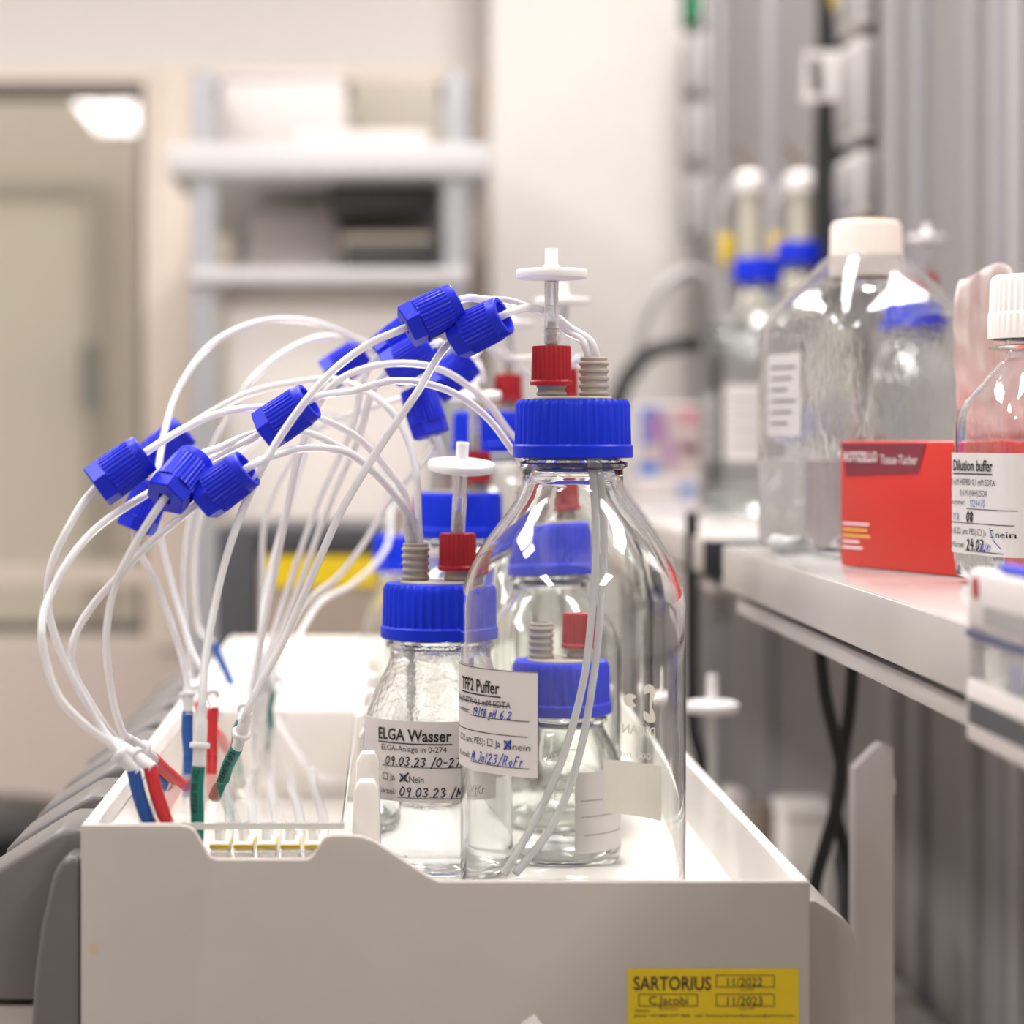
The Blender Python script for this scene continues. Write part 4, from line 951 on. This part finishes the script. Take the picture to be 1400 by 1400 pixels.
# white disc filter standing beyond the tray
t = thing('filter_stand', 'white disc filter on a thin upright tube behind the right side of the tray', 'filter', (Q(966, 1.5), 1.5, BENCH))
x = Q(966, 1.5)+.004; z = Zy(975, 1.5)
x = max(x, XR+.02); 
MB().lathe([(0, BENCH), (.02, BENCH), (.02, BENCH+.006), (.004, BENCH+.008), (.0035, z), (0, z)], 24, Matrix.Translation((x, 1.5, 0))).build('upright_tube', 'conn', t)
MB().lathe([(0, z), (.016, z+.0005), (.0175, z+.002), (.0175, z+.006), (.016, z+.0075), (.004, z+.008), (.0034, z+.026), (0, z+.026)], 40, Matrix.Translation((x, 1.5, 0))).build('vent_filter', 'filter', t)
tag(MB().tube(smooth([P(946, 700, 1.8), P(946, 930, 1.8), P(948, 1000, 1.8), P(958, 1040, 1.8), (Q(965, 1.8), 1.8, BENCH+.006)], 6), .0055).build('power_cable', 'black'), 'black cable dropping behind the white disc filter', 'cable')
# containers standing at the foot of the spine
x0, x1 = Q(1074, 2.2), Q(1140, 2.2)
t = thing('white_canister', 'white container under the shelf behind the crossing cables', 'container', ((x0+x1)/2, 2.22, BENCH))
MB().box((x0, 2.2, BENCH), (x1, 2.27, Zy(1122, 2.2)), .006).build('container', 'white', t); MB().box((x0-.002, 2.198, Zy(1122, 2.2)), (x1+.002, 2.272, Zy(1103, 2.2)), .004).build('lid', 'white', t)
o = MB().box((Q(1036, 2.3), 2.3, BENCH), (Q(1072, 2.3), 2.36, Zy(1110, 2.3)), .002).build('brown_box', 'brown'); tag(o, 'narrow brown box left of the white container under the shelf', 'box')
o = MB().box((Q(995, 2.0), 2.0, BENCH), (Q(1022, 2.0), 2.05, Zy(1085, 2.0)), .004).build('white_box', 'carton'); tag(o, 'small pale blurred box just beyond the right rim of the tray', 'box')

# ================================================================== DEVICE BEHIND THE TRAY
Y = 2.1; x0, x1 = Q(296, Y), Q(528, Y)
t = thing('benchtop_device', 'dark grey and taupe bench device with yellow band behind the tray', 'lab machine', (x0, Y, BENCH))
MB().box((Q(352, Y), Y, BENCH), (x1, Y+.22, Zy(756, Y)), .004).build('housing', 'taupe', t)
MB().box((x0, Y-.004, BENCH), (Q(352, Y)-.0004, Y+.22, Zy(722, Y)), .004).build('side_cheek', 'dark', t)
MB().box((Q(352, Y), Y-.004, Zy(756, Y)+.0003), (x1, Y+.22, Zy(720, Y)), .004).build('top_cover', 'dark', t)
MB().box((Q(362, Y), Y-.0016, Zy(802, Y)), (Q(515, Y), Y-.0002, Zy(760, Y))).build('yellow_band', 'yellow', t)
# dark stool at the left edge far away
t = thing('stool', 'black stool seat far away at the left edge above the pump heads', 'stool', (Q(-30, 3.2), 3.2, 0))
x = Q(-42, 3.2); z = Zy(1108, 3.2)
MB().lathe([(0, z-.06), (.15, z-.06), (.165, z-.045), (.165, z-.012), (.15, z), (0, z)], 40, Matrix.Translation((x, 3.2, 0))).build('seat', 'black', t)
MB().tube([(x, 3.2, .05), (x, 3.2, z-.058)], .02).build('post', 'steel', t)
for q in range(5):
    a = 2*PI*q/5; MB().tube([(x, 3.2, .06), (x+.24*math.cos(a), 3.2+.24*math.sin(a), .015)], .014).build('foot', 'black', t)

# ================================================================== RACK
Y0, Y1 = 3.3, 4.28
xa, xb = Q(262, Y0), Q(640, Y0)
t = thing('storage_rack', 'galvanised metal rack with grey white shelves by the windows', 'rack', (xa, Y0, 0))
for x in (xa, xb-.036):
    for y in (Y0, Y1-.04):
        p = MB(); p.box((x, y, 0), (x+.036, y+.004, ZC+.545)); p.box((x if x == xa else x+.032, y+.004, 0), (x+.004 if x == xa else x+.036, y+.04, ZC+.545)); p.build('post', 'steel', t)
zs1 = Zy(240, Y0); zs2 = Zy(388, Y0); zs3 = ZC-.42
for z in (zs1, zs2, zs3):
    MB().box((xa-.0 if z != zs1 else xa-.035, Y0-.012, z), (xb+.0 if z != zs1 else xb+.03, Y1, z+(.045 if z == zs1 else .022)), .002).build('rack_shelf', 'rack_white', t)
MB().box((xa+.05, Y0+.05, zs3+.031), (xb-.05, Y1-.06, zs2-.002), .003).build('infill_panel', mat('rack infill', (.80, .745, .70), .6), t)
MB().box((xa+.045, Y1-.03, Zy(290, Y1)), (xb-.05, Y1-.01, Zy(268, Y1)), .001).build('rear_rail', 'dark', t)
def rbox(name, lab, px0, px1, py0, base, Y, dep, m, grp=None, lid=None):
    x0, x1 = Q(px0, Y), Q(px1, Y)
    t = thing(name, lab, 'box', ((x0+x1)/2, Y, base), grp); zt = Zy(py0, Y)
    MB().box((x0, Y, base+.0004), (x1, Y+dep, zt), .004).build('box_body', m, t)
    if lid: MB().box((x0-.003, Y-.003, zt-.0), (x1+.003, Y+dep+.003, zt+.010), .003).build('box_lid', lid, t)
rbox('storage_box', 'white box on the left of the top rack shelf', 302, 470, 108, zs1+.0455, 3.36, .3, 'rack_carton', None, 'rack_carton')
rbox('storage_box', 'beige box on the right of the top rack shelf', 482, 600, 110, zs1+.0455, 3.7, .3, 'rack_beige')
rbox('flat_box', 'flat white box in front of the beige box on the top rack shelf', 400, 592, 178, zs1+.0455, 3.34, .018, 'rack_carton')
rbox('storage_box', 'pale beige box at the left of the lower rack shelf', 336, 462, 296, zs2+.0225, 3.5, .3, 'carton')
rbox('instrument_tray', 'dark tray with navy foot at the right of the lower rack shelf', 470, 598, 330, zs2+.0225, 3.4, .3, 'dark2', None, None)
x0, x1 = Q(468, 3.39), Q(600, 3.39)
o = MB().box((x0, 3.385, zs2+.0225), (x1, 3.399, Zy(366, 3.39)), .002).build('navy_strip', 'navy'); tag(o, 'navy strip along the foot of the dark rack tray', 'strip')
x0, x1 = Q(450, 3.4), Q(600, 3.4)
o = MB().box((x0, 3.4, Zy(290, 3.4)), (x1, 3.75, zs1-.0005), .004).build('hanging_drawer', 'dark2'); tag(o, 'dark drawer hanging below the top rack shelf', 'drawer')
